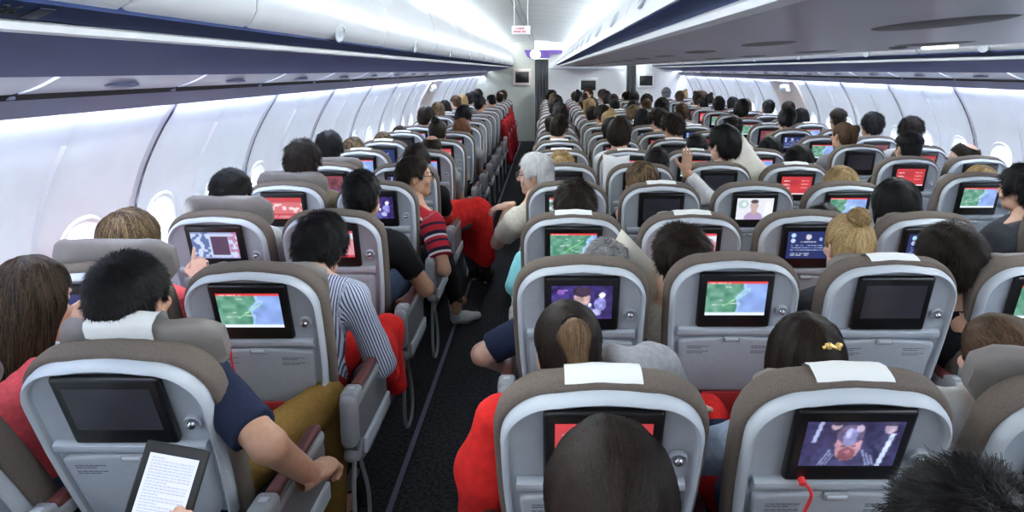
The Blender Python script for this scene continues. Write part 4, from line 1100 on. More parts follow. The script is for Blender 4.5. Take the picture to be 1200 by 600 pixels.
def body_meshes(cf, key=None):
    if key and key in PROTO: return PROTO[key]
    fem = cf.get('fem', 0); J = body_build(cf); res = cf.get('res', .0145); out = {'J': J}
    lo, hi = bounds(J, ALLK, .14); f = Field(lo, hi, res)
    add_torso(f, J, 0, fem)
    for n in 'LR': add_arm(f, J, n, 0, 2, fem)
    add_legs(f, J, 0, fem)
    for n in 'LR': f.cone(J['A'+n], J['toe'+n]+np.array((0, 0, .0)), .040, .034, .03); f.cone(J['A'+n], J['A'+n]+np.array((0, -.03, -.06)), .036, .034, .02)
    f.cone(J['N']-J['up']*.03, J['N']+(J['H']-J['N'])*.35, .056, .052, .03)
    parts = [f.mesh()]
    MH = np.eye(4); MH[:3, :3] = J['RH']; MH[:3, 3] = J['H']; out['MH'] = MH
    V, F = HEAD[fem]; sc = cf.get('hs', 1.0); parts.append((xf(V*sc, MH), F))
    for n, s_ in (('L', -1), ('R', 1)):
        d = nrm(J['W'+n]-J['E'+n]); dirv = np.array(cf.get('hdir'+n, d+np.array((0, .3, -.1)))); upv = cf.get('hup'+n, (s_*.25, .1, 1)); M = frame_y(J['W'+n], dirv, upv)
        V, F = HANDS[cf.get('pose'+n, 'relax')]; V = V.copy()
        if s_ > 0: V[:, 0] *= -1; F = F[:, ::-1]
        parts.append((xf(V*(.9 if fem else 1), M), F))
    out['body'] = mesh_np('body', parts, SKIN['fair'])
    # shirt
    sl = cf.get('sleeve', 1.55 if False else .62); o = cf.get('loose', .011)
    g = Field(*bounds(J, ['N', 'P', 'SL', 'SR', 'EL', 'ER', 'WL', 'WR', 'TL', 'TR'], .15), res)
    add_torso(g, J, o, fem)
    q = []
    for n in 'LR':
        S, E, W_ = J['S'+n], J['E'+n], J['W'+n]
        if sl <= 1:
            e = S+(E-S)*sl; g.cone(S, e, .054+o, .047+o+.004, .03); q.append((e, nrm(E-S)))
        else:
            add_arm(g, J, n, o, sl, fem)
    # necklines and hem, and open sleeve ends
    P = np.stack(np.meshgrid(*g.ax, indexing='ij'), -1)
    nk = J['N']+J['up']*.028; d = (P-nk)@nrm(J['up']+J['fw']*.25*(-1)*0+J['fw']*.35); rad = np.linalg.norm(P-nk, axis=-1)
    g.d = np.maximum(g.d, np.where(rad < .13, d, -1)).astype(np.float32)
    g.d = np.maximum(g.d, (J['P'][2]-.045)-P[..., 2]).astype(np.float32)
    for e, n in q:
        near = np.linalg.norm(P-e, axis=-1) < .10; g.d = np.where(near, np.maximum(g.d, (P-e)@n), g.d).astype(np.float32)
    wr = cf.get('wrinkle', .003); g.d = (g.d+wob(P*np.array([1, 1, .6]), 42, wr, 21)+wob(P, 85, wr*.5, 22)).astype(np.float32)
    V, F = g.mesh(); V = smooth_v(V, F, 1, .4); me = mesh_np('shirt', [(V, F)], CLOTH['grey'])
    if cf.get('striped'):
        segs = [('T', J['P'], J['N'])]+[(n+'u', J['S'+n], J['E'+n]) for n in 'LR']+[(n+'f', J['E'+n], J['W'+n]) for n in 'LR']
        best = np.full(len(V), 9.); al = np.zeros(len(V)); ar = np.zeros(len(V))
        for nm, a, b in segs:
            ab = b-a; L = np.linalg.norm(ab); t = np.clip(((V-a)@ab)/(L*L), 0, 1); c = a+t[:, None]*ab; r = V-c; dist = np.linalg.norm(r, axis=1)-(.125 if nm == 'T' else .05)
            ex = nrm(J['ax']-ab/L*(J['ax']@ab/L)) if nm == 'T' else nrm(np.cross(ab, (.3, .2, 1))); ey = np.cross(ab/L, ex)
            if nm == 'T': aro = (V-a)@ex
            else: aro = np.arctan2(r@ey, r@ex)*.055
            m = dist < best; best = np.where(m, dist, best); al = np.where(m, t*L+(0 if nm == 'T' else .03), al); ar = np.where(m, aro+1.0, ar)
        for nm, arr in (('along', al+1.0), ('around', ar)):
            a_ = me.attributes.new(nm, 'FLOAT', 'POINT'); a_.data.foreach_set('value', arr.astype(np.float32))
    out['shirt'] = me
    t = Field(*bounds(J, ['P', 'TL', 'TR', 'KL', 'KR', 'AL', 'AR'], .15), res)
    R = rotcols(J); t.ell(J['P'], (.176, .126, .10), R, .04); add_legs(t, J, .010, fem)
    P = np.stack(np.meshgrid(*t.ax, indexing='ij'), -1); lim = np.maximum((.085-P[..., 2]), np.where(P[..., 1] < J['P'][1]+.14, P[..., 2]-(J['P'][2]+.07), -1)); t.d = np.maximum(t.d+wob(P, 45, .003, 31), lim).astype(np.float32)
    V, F = t.mesh(); out['trousers'] = mesh_np('trousers', [(smooth_v(V, F, 1, .4), F)], CLOTH['jeans'])
    out['shoe'] = []
    for n in 'LR':
        s_ = Field(*bounds(J, ['A'+n, 'toe'+n], .1), .011); A = J['A'+n]; T = J['toe'+n]; s_.cone(A+np.array((0, -.02, -.055)), T, .043, .040, .03); s_.cone(A+np.array((0, -.01, -.03)), A+np.array((0, 0, .01)), .046, .048, .02)
        out['shoe'].append(mesh_np('shoe', [s_.mesh()], CLOTH['black']))
    if key: PROTO[key] = out
    return out
EYEM = MB().ell((-.031, .080, .0105), (.0122, .0122, .0118), 14, 10).ell((-.031, .0905, .0105), (.0055, .003, .0055), 10, 6, 1)
EYEL = EYEM.mesh('eye', [M_EYE, M_GLASSFR])
EYER = MB().ell((.031, .080, .0105), (.0122, .0122, .0118), 14, 10).ell((.031, .0905, .0105), (.0055, .003, .0055), 10, 6, 1).mesh('eye', [M_EYE, M_GLASSFR])
def setm(o, m):
    o.material_slots[0].link = 'OBJECT'; o.material_slots[0].material = m; return o
def person(X, y, cf, label, key=None, group='seated passengers'):
    """X, y: the seat's middle and hinge; the person's own origin is on the floor under the pelvis"""
    B = body_meshes(cf, key); t = thing('person', label, 'person', (X, y+.17, 0), group=group)
    setm(obj('body', B['body'], t), SKIN[cf.get('skin', 'fair')])
    setm(obj('shirt', B['shirt'], t), CLOTH[cf.get('top', 'grey')])
    if not cf.get('topless_legs'): setm(obj('trousers', B['trousers'], t), CLOTH[cf.get('legs', 'jeans')])
    if cf.get('shoes', 1) and not cf.get('far'): [setm(obj('shoe', m_, t), CLOTH[cf.get('shoecol', 'black')]) for m_ in B['shoe']]
    M = Matrix(B['MH'].tolist()); sc = cf.get('hs', 1.0)
    if cf.get('hair', 'short'):
        h = setm(obj('hair', hair(cf.get('hair', 'short'), cf.get('hi', False)), t), HM[cf.get('hc', 'black')]); h.matrix_local = M @ Matrix.Scale(sc, 4)
        if cf.get('hw'): h.matrix_local = M @ Matrix.Diagonal((cf['hw'], cf['hw'], 1, 1))
    if cf.get('eyes', 0):
        for e in (EYEL, EYER): obj('eye', e, t).matrix_local = M @ Matrix.Scale(sc, 4)
    for fn in cf.get('extra', ()): fn(t, M)
    return t
def glasses(t, M):
    b = MB()
    for s_ in (-1, 1):
        b.tube([(s_*.033+.024*math.cos(a), .112-.003*abs(math.cos(a)), .006+.018*math.sin(a)) for a in np.linspace(0, 2*PI, 20)[:-1]], .0026, 6, closed=True)
        b.tube([(s_*.057, .108, .010), (s_*.074, .09, .012), (s_*.080, .02, .012), (s_*.080, -.012, .006), (s_*.078, -.024, -.006)], .0026, 6)
    b.tube([(-.009, .112, .010), (0, .116, .013), (.009, .112, .010)], .0018, 6)
    obj('glasses', b.mesh('glasses', M_GLASSFR), t).matrix_local = M
def hair_tie(pos, r, m, lab):
    def fn(t, M):
        b = MB(); b.tube([(r*math.cos(a), 0, r*math.sin(a)) for a in np.linspace(0, 2*PI, 22)[:-1]], r*.28, 7, closed=True)
        o = obj('hair_tie', b.mesh('hair_tie', m), t); o.matrix_local = M @ Matrix.Translation(pos); o['label'] = lab
    return fn
def gold_clip(t, M):
    b = MB(); b.tube([(-.022, 0, -.004), (-.008, -.006, .004), (.008, -.006, -.002), (.022, 0, .004)], .0045, 8)
    for x in (-.010, .012): b.ell((x, -.006, .002), (.008, .006, .009), 12, 8)
    b.tube([(-.018, -.003, .006), (.018, -.003, -.007)], .003, 8)
    o = obj('hair_clip', b.mesh('hair_clip', M_GOLD), t); o.matrix_local = M @ Matrix.Translation((.012, -.131, .090)); o['label'] = 'gold hair clip'

def ponytail(hc, hi=False):
    def fn(t, M):
        o = setm(obj('ponytail', hair('tailpart', hi), t), HM[hc]); o.matrix_local = M; o['label'] = 'lighter ponytail' if hc != 'black' else 'ponytail'
    return fn
# ================================================================ THE PASSENGERS
def loc(c, k, w):
    """world point -> the seat's person frame"""
    return (w[0]-seat_x(c, k), w[1]-row_y(c, k)-.17, w[2])
def headat(c, k, px, pytop, dY=0.0, hair_t=.014, pitch=0):
    """head middle from where the hair's top edge is seen, at the seat's usual depth plus dY"""
    Y = row_y(c, k)+.105+dY; w = at(px, pytop, Y); return loc(c, k, (w[0], Y, w[2]-.120-hair_t))
def P(c, k, label, **cf):
    SITS.add((c, k)); cf.setdefault('res', .013); return person(seat_x(c, k), row_y(c, k), cf, label)
SITS = set()
# --- nearest, behind the camera's first seats
P('C1', -1, 'person with dark brown hair in a low ponytail, closest head of all', fem=1, hair='lowtail', hc='darkbrown', hi=True, head=headat('C1', -1, 716, 497, 0, .013), pitch=-.16, top='charcoal', extra=[hair_tie((0, -.131, .036), .022, cloth('brown', (.045, .022, .016)), 'brown hair tie')])
P('C2', -1, 'person with tousled black hair low at the edge of the picture', hair='messy', hc='black', hi=True, head=headat('C2', -1, 1146, 556, 0, .02), top='black', hs=1.0)
# --- first row
P('L1', 0, 'woman with long streaked brown hair and coral top by the wall', fem=1, hair='long', hc='ombre', hi=True, head=headat('L1', 0, 30, 301, .12, .016), pitch=-.25, yaw=-.2, top='coral', sleeve=.45,
  handR=loc('L1', 0, at(80, 385, 1.92)), hdirR=(.6, .5, .35), hupR=(.4, -.8, .5), poseR='relax', handL=loc('L1', 0, at(40, 400, 1.98)))
P('L2', 0, 'man with short black hair, navy sleeve and mustard trousers, first row', hair='short', hc='black', hi=True, head=headat('L2', 0, 147, 294, -.10, .013), top='navy', legs='mustard', sleeve=.80,
  handR=loc('L2', 0, at(366, 558, 1.66)), hdirR=(.30, .95, -.05), hupR=(.1, .1, 1), poseR='grip', poleR=(.9, -.5, -.5), kneeR=(.25, .42, .575), ankR=(.25, .42, .11), shs=1.05, skin='tan')
P('C1', 0, 'woman with a light-tipped ponytail in a grey hoodie, middle block first row', fem=1, hair='tail', hc='darkbrown', hi=True, head=headat('C1', 0, 666, 353, 0, .011), yaw=.12, roll=-.05, pitch=-.16, top='heather', sleeve=1.85, loose=.018,
  extra=[ponytail('ombre2', True), hair_tie((0, -.112, .086), .023, CLOTH['black'], 'black hair tie')])
P('C2', 0, 'woman with long brown hair held by a gold clip, pale blue sleeve', fem=1, hair='long', hc='darkbrown', hi=True, head=headat('C2', 0, 947, 368, 0, .016), pitch=-.1, top='paleblue', sleeve=1.85, loose=.02, handL=(-.22, .30, .68), poleL=(-1, -.3, -.4), extra=[gold_clip])
P('C3', 0, 'person with brown hair in a low knot at the picture edge, first row', fem=1, hair='lowbun', hc='brown', hi=True, head=headat('C3', 0, 1178, 367, .05, .018), yaw=.0, top='white', sleeve=1.9)
# --- second row
P('L1', 1, 'woman with blond-streaked brown hair touching the screen ahead, coral top', fem=1, hair='bob', hc='streaked', hi=True, head=headat('L1', 1, 150, 243, 0, .022), top='coral', sleeve=1.3,
  handR=loc('L1', 1, at(232, 327, 2.74)), hdirR=(-.05, .35, .9), hupR=(.15, -1, .3), poseR='point', poleR=(.8, -.2, -.7), skin='fair')
P('L2', 1, 'man in blue and white striped shirt leaning forward, curly black hair', hair='messy', hc='black', hi=True, head=headat('L2', 1, 374, 250, .27, .024), pitch=-.45, roll=.05, top='bluestripe', striped=1, sleeve=1.75, loose=.013, wrinkle=.004, legs='red', dN=(0, -.05, .055),
  handR=loc('L2', 1, at(418, 448, 2.62)), poleR=(.75, -.45, -.6), handL=(-.05, .42, .72), hip=(.02, .05, .555))
P('C1', 1, 'man with thin grey hair slumped beside a cream pillow', hair='thin', hc='grey', hi=True, head=headat('C1', 1, 708, 275, .02, .01), roll=.30, pitch=.0, yaw=-.3, top='navy', sleeve=.9, handL=loc('C1', 1, at(597, 432, 2.55)), poleL=(-1, -.6, -.1), skin='fair')
P('C2', 1, 'person with tousled dark hair resting the head on one hand', hair='messy', hc='darkbrown', hi=True, head=headat('C2', 1, 803, 263, .02, .024), roll=-.35, pitch=-.15, yaw=.25, top='cream', sleeve=1.6, handL=loc('C2', 1, at(778, 352, 2.44)), hdirL=(-.1, .05, 1), hupL=(-1, -.3, .1), poseL='grip', poleL=(-.25, .7, -.7))
P('C3', 1, 'woman with blond hair in a top knot, second row', fem=1, hair='bun', hc='blond', hi=True, head=headat('C3', 1, 997, 250, 0, .010), pitch=-.05, top='charcoal', sleeve=.6)
P('C4', 1, 'man with thick dark hair and black shirt between two seats', hair='full', hc='darkbrown', hi=True, head=headat('C4', 1, 1117, 264, -.05, .022), hs=1.1, top='black', sleeve=.7, skin='tan', roll=-.05, pitch=-.1)
# --- third row
P('L1', 2, 'man with short black hair and white shirt by the window, third row', hair='short', hc='black', hi=True, head=headat('L1', 2, 270, 197, -.03, .013), yaw=-.15, top='white', sleeve=.8)
P('L2', 2, 'man in black T-shirt with elbow on the maroon armrest', hair='short', hc='black', hi=True, head=headat('L2', 2, 423, 198, 0, .014), top='black', sleeve=.62, skin='tan', handR=loc('L2', 2, at(476, 352, 3.42)), poleR=(1.0, -.3, -.5), poseR='grip', legs='jeans')
P('C1', 2, 'person with dark tousled hair above a seat with white headrest cloth', hair='messy', hc='darkbrown', head=headat('C1', 2, 674, 211, 0, .024), top='grey')
P('C3', 2, 'person with dark hair barely showing beside the blond top knot', hair='full', hc='black', head=headat('C3', 2, 966, 239, 0, .022), top='charcoal')
P('C4', 2, 'person with smooth black hair in the middle block, third row', fem=1, hair='bob', hc='black', head=headat('C4', 2, 1051, 210, 0, .022), top='black', hs=1.06)
P('R1', 2, 'man with dark curly hair in a charcoal jacket at the picture edge', hair='messy', hc='black', head=headat('R1', 2, 1200, 193, .0, .02), yaw=.5, roll=-.15, top='charcoal', sleeve=1.85, loose=.03, wrinkle=.006, turn=.2, handL=(-.16, .3, .66), poleL=(-1, -.2, -.5), skin='fair')
# --- fourth row
P('L2', 3, 'man with glasses in a red striped polo shirt looking across the aisle', hair='short', hc='darkbrown', eyes=1, head=headat('L2', 3, 485, 182, .02, .013), yaw=-1.25, top='polo', striped=1, sleeve=.72, loose=.018, turn=-.45, skin='tan', handR=loc('L2', 3, at(514, 300, 4.0)), hdirR=(0, .7, -.6), poleR=(.25, -1, .1), extra=[glasses],
  kneeR=(.26, .42, .54), ankR=loc('L2', 3, at(535, 352, 4.35)), shoes=0, legs='black')
P('C1', 3, 'white-haired man with glasses in cream T-shirt leaning into the aisle', hair='full', hc='white', eyes=1, head=headat('C1', 3, 627, 179, .10, .018), yaw=1.35, roll=0, pitch=-.08, top='cream', sleeve=.62, loose=.02, turn=.5, handL=loc('C1', 3, at(596, 241, 4.12)), hdirL=(-.9, .1, -.15), hupL=(-.1, -.2, 1), poseL='relax', poleL=(-.1, -.5, -1), extra=[glasses], hs=1.0, hw=.95)
P('C2', 3, 'woman with straight streaked brown bob, fourth row of the middle block', fem=1, hair='bob', hc='streaked', head=headat('C2', 3, 752, 188, 0, .022), yaw=.45, top='black', handL=loc('C2', 3, at(727, 262, 3.9)), hdirL=(-.1, .2, 1), poseL='grip')
P('C4', 3, 'person with light brown hair, fourth row of the middle block', fem=1, hair='bob', hc='blond', head=headat('C4', 3, 986, 194, 0, .02), top='grey')
P('R1', 3, 'person with fair streaked hair just above a far-side seat', fem=1, hair='bob', hc='blond', head=headat('R1', 3, 1150, 193, 0, .02), top='grey')
P('R2', 4, 'balding man with glasses facing the far aisle', hair='crown', hc='darkbrown', eyes=1, head=headat('R2', 4, 1131, 167, -.02, .008), yaw=1.2, pitch=-.15, top='grey', extra=[glasses])
P('R1', 4, 'man with undercut black hair and black shirt on the far side', hair='under', hc='black', head=headat('R1', 4, 1066, 154, 0, .017), top='black', sleeve=.8, hs=1.05)
P('L2', 4, 'person with dark brown hair, red blanket over legs stretched into aisle', hair='full', hc='darkbrown', head=headat('L2', 4, 488, 168, 0, .02), top='black', kneeR=loc('L2', 4, (-.54, 5.10, .62)), ankR=loc('L2', 4, (-.50, 5.22, .12)), kneeL=loc('L2', 4, (-.70, 5.22, .60)), ankL=loc('L2', 4, (-.60, 5.30, .12)), legs='charcoal')
P('L1', 4, 'man with dark hair by the window, fifth row', hair='full', hc='black', head=headat('L1', 4, 385, 153, 0, .02), top='grey')
P('C1', 4, 'person with fair brown hair, fifth row beside the open aisle', hair='messy', hc='blond', head=headat('C1', 4, 657, 178, 0, .02), top='grey')
P('C2', 4, 'person raising an open hand above the seats, fifth row', hair='short', hc='black', head=headat('C2', 4, 770, 172, -.05, .013), top='white', sleeve=1.7, handR=loc('C2', 4, at(804, 200, 4.55)), hdirR=(.05, .0, 1), hupR=(0, -1, .1), poseR='flat', poleR=(.6, 0, -.8), skin='tan')
P('C3', 4, 'man with thick black hair against a large cream pillow', hair='full', hc='black', head=headat('C3', 4, 849, 147, .05, .022), yaw=.5, top='grey', hs=1.1)
P('C4', 4, 'person with round black hair, fifth row of the middle block', hair='full', hc='black', head=headat('C4', 4, 937, 169, 0, .022), top='navy')
P('L1', 5, 'person with fair hair by the window, sixth row', fem=1, hair='bob', hc='streaked', head=headat('L1', 5, 414, 160, 0, .022), top='grey')
P('L2', 5, 'balding man with dark hair, sixth row beside the open aisle', hair='bald', hc='darkbrown', head=headat('L2', 5, 506, 158, 0, .008), top='grey', skin='tan')
P('L1', 6, 'person with blond streaked hair by the window, seventh row', fem=1, hair='long', hc='streaked', head=headat('L1', 6, 449, 154, 0, .016), top='grey')
P('L1', 7, 'man with dark brown hair by the window, eighth row', hair='short', hc='darkbrown', head=headat('L1', 7, 469, 147, 0, .014), top='charcoal')
P('L2', 7, 'person with reddish dark hair, eighth row beside the open aisle', hair='full', hc='auburn', head=headat('L2', 7, 541, 139, 0, .02), top='grey')
P('C4', 5, 'person with black hair, sixth row of the middle block', hair='full', hc='black', head=headat('C4', 5, 903, 160, 0, .022), top='charcoal')
P('C3', 5, 'person with black hair ahead of the cream pillow', hair='short', hc='black', head=headat('C3', 5, 817, 156, 0, .014), top='black')
P('C2', 17, 'person with brown hair whose head rises below the middle bulkhead monitor', hair='messy', hc='brown', head=headat('C2', 17, 689, 103, -.2, .02), top='cream', yaw=2.6, res=.02)
# --- everyone further ahead: a few builds shared by many
VARI = []
for i in range(10):
    r = random.Random(50+i); fem = i % 2
    VARI.append(dict(fem=fem, head=(r.uniform(-.06, .06), -.065+r.uniform(-.02, .05), 1.205+r.uniform(-.05, .03)), yaw=r.uniform(-.6, .6), pitch=r.uniform(-.3, .05), roll=r.uniform(-.2, .2), res=.020, far=1, sleeve=.65 if i % 3 else 1.8))
HN = {'short': 'short', 'full': 'thick', 'messy': 'tousled', 'under': 'cropped', 'long': 'long', 'bob': 'chin-length', 'tail': 'ponytailed', 'bun': 'knotted', 'bald': 'balding', 'thin': 'thinning', 'lowbun': 'pinned-up', 'lowtail': 'tied-back'}
HCN = {'black': 'black', 'darkbrown': 'dark brown', 'brown': 'brown', 'streaked': 'streaked', 'blond': 'blond', 'grey': 'grey', 'auburn': 'auburn', 'white': 'white', 'ombre': 'brown'}
for c in COLX:
    for k in range(3, NROW):
        if (c, k) in SITS or (c, k) not in SEATS: continue
        r = random.Random(c+'p'+str(k))
        if r.random() < (.30 if k < 6 else .14): continue
        i = r.randrange(10); cf = dict(VARI[i]); fem = cf['fem']
        cf['hair'] = r.choice(['bob', 'long', 'bun', 'lowbun', 'tail', 'bob']) if fem else r.choice(['short', 'full', 'messy', 'under', 'bald', 'short', 'full'])
        cf['hc'] = r.choice(['black', 'black', 'darkbrown', 'darkbrown', 'brown', 'black', 'black', 'darkbrown', 'grey' if not fem else 'blond', 'streaked' if fem else 'darkbrown'])
        if cf['hair'] == 'tail': cf['extra'] = [ponytail(cf['hc'])]
        cf['top'] = r.choice(['grey', 'charcoal', 'navy', 'white', 'cream', 'black', 'red', 'paleblue', 'khaki', 'olive']); cf['legs'] = r.choice(['jeans', 'black', 'khaki']); cf['skin'] = r.choice(['fair', 'tan', 'tan'])
        lab = 'person with %s %s hair, %s top, %s row, %s' % (HN[cf['hair']], HCN[cf['hc']], {'paleblue': 'pale blue'}.get(cf['top'], cf['top']), ORD[k], {'L1': 'near-wall window', 'L2': 'near-wall aisle seat', 'C1': 'block seat by open aisle', 'C2': 'second block seat', 'C3': 'third block seat', 'C4': 'fourth block seat', 'R1': 'far-side aisle seat', 'R2': 'far-wall window'}[c])
        person(COLX[c], row_y(c, k), cf, lab, key=i)
# ================================================================ LOOSE THINGS
def pillow(name, label, w, h, t, loc, rot, m, group=None, n=22):
    u = np.linspace(-1, 1, n); U, V = np.meshgrid(u, u, indexing='ij')
    th = t*np.sqrt(np.maximum(0, 1-U**2))**.9*np.sqrt(np.maximum(0, 1-V**2))**.9
    pin = 1-.10*(1-np.abs(U*V))*np.maximum(np.abs(U), np.abs(V))**4
    X = U*w/2*pin; Z = V*h/2*pin; wr = .006*np.sin(U*7+V*3)*np.cos(V*6)*(1-U**2)*(1-V**2)
    b = MB(); b.grid(np.stack([X, -th+wr, Z], -1)); b.grid(np.stack([X, th+wr, Z], -1)[::-1])
    o = obj(name, b.mesh(name, m, angle=80)); o.location = loc; o.rotation_euler = rot; return tag(o, label, 'pillow', group)
pillow('pillow', 'cream pillow set on its corner beside the slumped grey-haired man', .36, .36, .055, at(737, 343, 2.50), (-.25, .72, .2), M_CREAMCL)
pillow('pillow', 'large cream pillow on its corner, fifth row of the middle block', .44, .44, .06, at(866, 207, 4.78), (-.2, .85, -.2), M_CREAMCL)
pillow('pillow', 'tall white pillow standing between two seats, fifth row', .20, .36, .05, at(721, 210, 4.72), (-.1, .05, .1), mat('pillow_white', (.80, .80, .80), .85, bump=.25, bscale=60))
pillow('pillow', 'small white pillow wedged between two first-row seats of the middle block', .24, .22, .045, at(1116, 500, 1.60), (-.5, .2, .3), MATS['pillow_white'])
def blob(name, label, cat, cones, lo, hi, m, res=.011, wr=.006, fr=38, floor=None, group=None, seed=41):
    f = Field(lo, hi, res)
    for a, b, ra, rb, k in cones: f.cone(a, b, ra, rb, k)
    P_ = np.stack(np.meshgrid(*f.ax, indexing='ij'), -1); f.d = (f.d+wob(P_*np.array([1, 1, .35]), fr, wr, seed)+wob(P_*np.array([1, 1, .5]), fr*2.3, wr*.4, seed+1)).astype(np.float32)
    V, F = f.mesh(); V = smooth_v(V, F, 1, .4); c = V.mean(0); c[2] = V[:, 2].min()
    o = obj(name, mesh_np(name, [(V-c, F)], m)); o.location = c; return tag(o, label, cat, group)
# red airline blankets
blob('blanket', 'bright red blanket over the arm of the grey-hooded woman, first row', 'blanket', [((-.120, 1.56, .885), (-.150, 1.60, .72), .060, .085, .06), ((-.150, 1.60, .72), (-.175, 1.66, .42), .085, .075, .05), ((-.15, 1.70, .72), (-.17, 1.80, .45), .07, .06, .05)], (-.40, 1.35, .25), (.05, 2.0, 1.1), M_RED, group='red blankets')
sx1, sy1 = seat_x('L2', 1), row_y('L2', 1)
def lap(c, k, label, spill=0, dz=0):
    x, y = seat_x(c, k), row_y(c, k)+.17
    cs = [((x-.12, y+.14, .60+dz), (x-.13, y+.44, .585+dz), .098, .082, .06), ((x+.12, y+.14, .60+dz), (x+.13, y+.44, .585+dz), .098, .082, .06), ((x-.12, y+.46, .56), (x-.12, y+.50, .36), .080, .070, .06), ((x+.12, y+.46, .56), (x+.12, y+.50, .36), .080, .070, .06)]
    if spill: cs += [((x+.16, y+.20, .62), (x+.30, y+.30, .64), .07, .06, .05), ((x+.31, y+.30, .64), (x+.33, y+.34, .36), .055, .045, .05), ((x+.31, y+.20, .63), (x+.33, y+.22, .48), .05, .04, .05)]
    blob('blanket', label, 'blanket', cs, (x-.32, y-.06, .22), (x+.48, y+.66, .80), M_RED, wr=.007, group='red blankets', seed=int(abs(x)*100)+k)
lap('L2', 1, 'red blanket on the lap of the man in the striped shirt, spilling into aisle', 1)
lap('C2', 0, 'red blanket over the lap of the woman with the gold clip', dz=-.07)
lap('C2', 1, 'red blanket over the lap of the person resting head on hand')
lap('C3', 1, 'red blanket over the lap of the woman with the blond top knot')
blob('blanket', 'red blanket wrapped round legs stretched into the aisle, fifth row', 'blanket', [((-.80, 4.95, .62), (-.56, 5.12, .64), .12, .118, .06), ((-.55, 5.12, .63), (-.50, 5.20, .26), .115, .092, .05), ((-.74, 5.16, .61), (-.60, 5.28, .30), .12, .09, .05)], (-1.0, 4.75, .1), (-.30, 5.5, .85), M_RED, wr=.008, group='red blankets')
for k, nm in ((12, 'thirteenth'), (13, 'fourteenth'), (14, 'fifteenth'), (15, 'sixteenth')):
    x, y = COLX['L2']+.275, row_y('L2', k)+.15
    blob('blanket', 'red blanket hanging over an aisle armrest in the %s row' % nm, 'blanket', [((x, y-.12, .84), (x+.08, y-.06, .26), .06, .07, .03), ((x, y+.12, .82), (x+.09, y+.1, .22), .06, .07, .03), ((x, y, .88), (x+.08, y+.02, .24), .06, .07, .03)], (x-.2, y-.35, .08), (x+.28, y+.45, 1.05), M_REDDK, res=.016, group='red blankets')
blob('blanket', 'turquoise blanket bundled at the aisle edge of the middle block', 'blanket', [(at(612, 305, 3.30), at(604, 335, 3.25), .045, .055, .03), (at(618, 320, 3.35), at(610, 345, 3.30), .05, .05, .03)], (-.45, 3.0, .4), (.15, 3.7, 1.15), M_TURQ, wr=.005)
# hood of the grey hoodie lying over the seat top
x0, y0 = seat_x('C1', 0), row_y('C1', 0)
blob('jacket', 'grey hooded jacket bunched behind the ponytailed woman, middle block first row', 'jacket', [(at(722, 428, 1.62), at(770, 432, 1.66), .060, .055, .04), (at(770, 432, 1.66), at(792, 475, 1.66), .055, .05, .04), (at(715, 445, 1.68), at(765, 465, 1.72), .07, .07, .05)], (-.05, 1.40, .70), (.60, 2.0, 1.25), CLOTH['heather'], wr=.007, fr=48)
# electronic reader held up by the traveller behind the picture's edge
ex, ey, ez = at(193, 578, 1.12)
t = thing('electronic_reader', 'black electronic reader showing a page of text, tilted before the first seat', 'electronic reader', (ex, ey, ez), (-.36, .24, .06))
b = MB(); b.box((0, 0, 0), (.118, .0095, .172), bev=.0045); obj('reader_case', b.mesh('reader_case', mat('reader_black', (.018, .018, .019), .45)), t)
pg = np.tile(np.array((.62, .68, .86)), (120, 60, 1)); rr_ = np.random.default_rng(5)
for r_ in range(6, 114, 5):
    i_ = 4; end = 56 if rr_.random() < .8 else rr_.integers(20, 50)
    while i_ < end:
        w_ = rr_.integers(2, 6); pg[r_:r_+2, i_:min(i_+w_, end)] = (.40, .44, .58); i_ += w_+1
M_PAGE = emitter('page', (1, 1, 1), 1); nt = M_PAGE.node_tree; an = nt.nodes.new('ShaderNodeAttribute'); an.attribute_name = 'picture'; e_ = [n for n in nt.nodes if n.type == 'EMISSION'][0]; nt.links.new(an.outputs['Color'], e_.inputs[0]); e_.inputs[1].default_value = .95
o = obj('page', screen_mesh(pg, .090, .126, M_PAGE), t, (0, -.0053, .004)); o['label'] = 'lit page of text'
cf = dict(head=(0, -.06, 1.19), pitch=-.3, top='charcoal', sleeve=1.6, hair='short', hc='darkbrown', handR=(ex-COLX['L2']+.055-.0, ey-(row_y('L2', -1)+.17)-.03, ez-.13), hdirR=(-.15, .25, 1), hupR=(.3, 1, -.2), poseR='grip', poleR=(.6, -.2, -.8))
person(COLX['L2'], row_y('L2', -1), cf, 'person in charcoal top holding up the black electronic reader')
# phone in the hands of the long-haired woman
px_ = at(94, 382, 2.0)
t = thing('mobile_phone', 'dark mobile phone in the hands of the long-haired woman by the wall', 'phone', px_, (-.5, .2, .5))
b = MB(); b.box((0, 0, 0), (.070, .009, .140), bev=.004); obj('phone_case', b.mesh('phone_case', M_BEZEL), t)
b = MB(); b.box((0, -.0047, 0), (.062, .001, .122)); obj('phone_screen', b.mesh('phone_screen', mat('phone_glass', (.03, .03, .04), .15)), t)
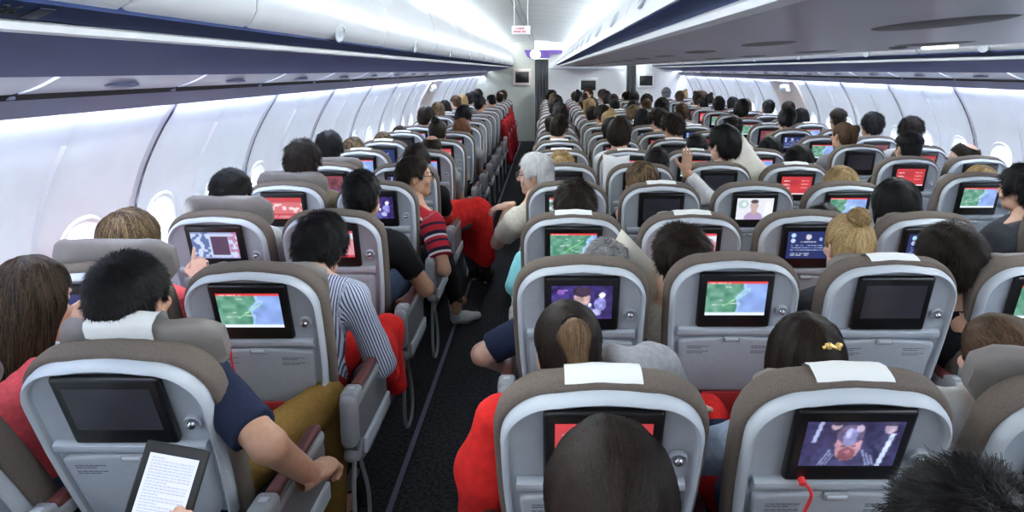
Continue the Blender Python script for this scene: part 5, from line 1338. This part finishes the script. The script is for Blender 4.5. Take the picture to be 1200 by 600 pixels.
# red earphone cords hanging from the monitors
def cord(label, pts, r=.0040):
    P_ = np.array(pts, float); tt = np.linspace(0, len(P_)-1, 40); Q = np.stack([np.interp(tt, np.arange(len(P_)), P_[:, k]) for k in range(3)], 1)
    for _ in range(6): Q[1:-1] = (Q[:-2]+2*Q[1:-1]+Q[2:])/4
    b = MB(); b.tube(Q, r, 7); b.tube([Q[0]+np.array((0, .004, .006)), Q[0]+np.array((0, -.012, -.004))], r*2.2, 8)
    c = Q.mean(0); b.v = [v-c for v in b.v]; o = obj('earphone_cord', b.mesh('earphone_cord', M_CORD), loc=c); return tag(o, label, 'cord', 'red earphone cords')
def onback(c, k, x, s, off=-.024):
    a = ANG[(c, k)]; return (seat_x(c, k)+x, row_y(c, k)+off*math.cos(a)-s*math.sin(a), HINGE_Z+s*math.cos(a)+off*math.sin(a))
for c, k, x, lab in (('L2', 1, -.11, 'red earphone cord hanging below the map monitor, near-wall pair'), ('C2', 0, -.09, 'red earphone cord hanging below the monitor showing the bearded man'), ('C3', 3, .10, 'thin red earphone cord hanging below the bright portrait screen')):
    cord(lab, [onback(c, k, x, .366, -.016), onback(c, k, x+.014, .362, -.034), onback(c, k, x+.024, .335, -.036), onback(c, k, x+.016, .27, -.032), onback(c, k, x+.020, .18, -.030), onback(c, k, x+.008, .08, -.030)])
# red magazines in the pockets
for (c, k) in (('L2', 1), ('C2', 1), ('C3', 1), ('L2', 2), ('C1', 1)):
    x, y = seat_x(c, k), row_y(c, k); b = MB(); b.box((0, 0, 0), (.20, .008, .15), bev=.003)
    o = obj('magazine', b.mesh('magazine', M_REDMAG), loc=(x+.01, y-.022, HINGE_Z+.005), rot=(.15, 0, 0)); tag(o, 'red magazine in the pocket under the tray, %s row, %s' % (ORD[k], {'L': 'near-wall pair'}.get(c[0], 'middle block seat ' + ORD[int(c[1])-1])), 'magazine', 'red magazines in seat pockets')
# sock and shoe stretched into the aisle
sx_, sy_, sz_ = at(545, 360, 4.42)
b = Field((-.15, -.2, -.02), (.2, .25, .25), .007)
b.cone((-.05, -.06, .20), (-.035, -.05, .07), .040, .040, .02); b.cone((-.035, -.05, .05), (.02, -.01, .042), .042, .040, .02); b.cone((.02, -.01, .042), (.10, .045, .034), .040, .028, .03)
V, F = b.mesh(); o = obj('sock', mesh_np('sock', [(V, F)], CLOTH['white']), loc=(sx_-.02, sy_, .0)); tag(o, 'white sock on a foot stretched out over the aisle floor', 'sock')
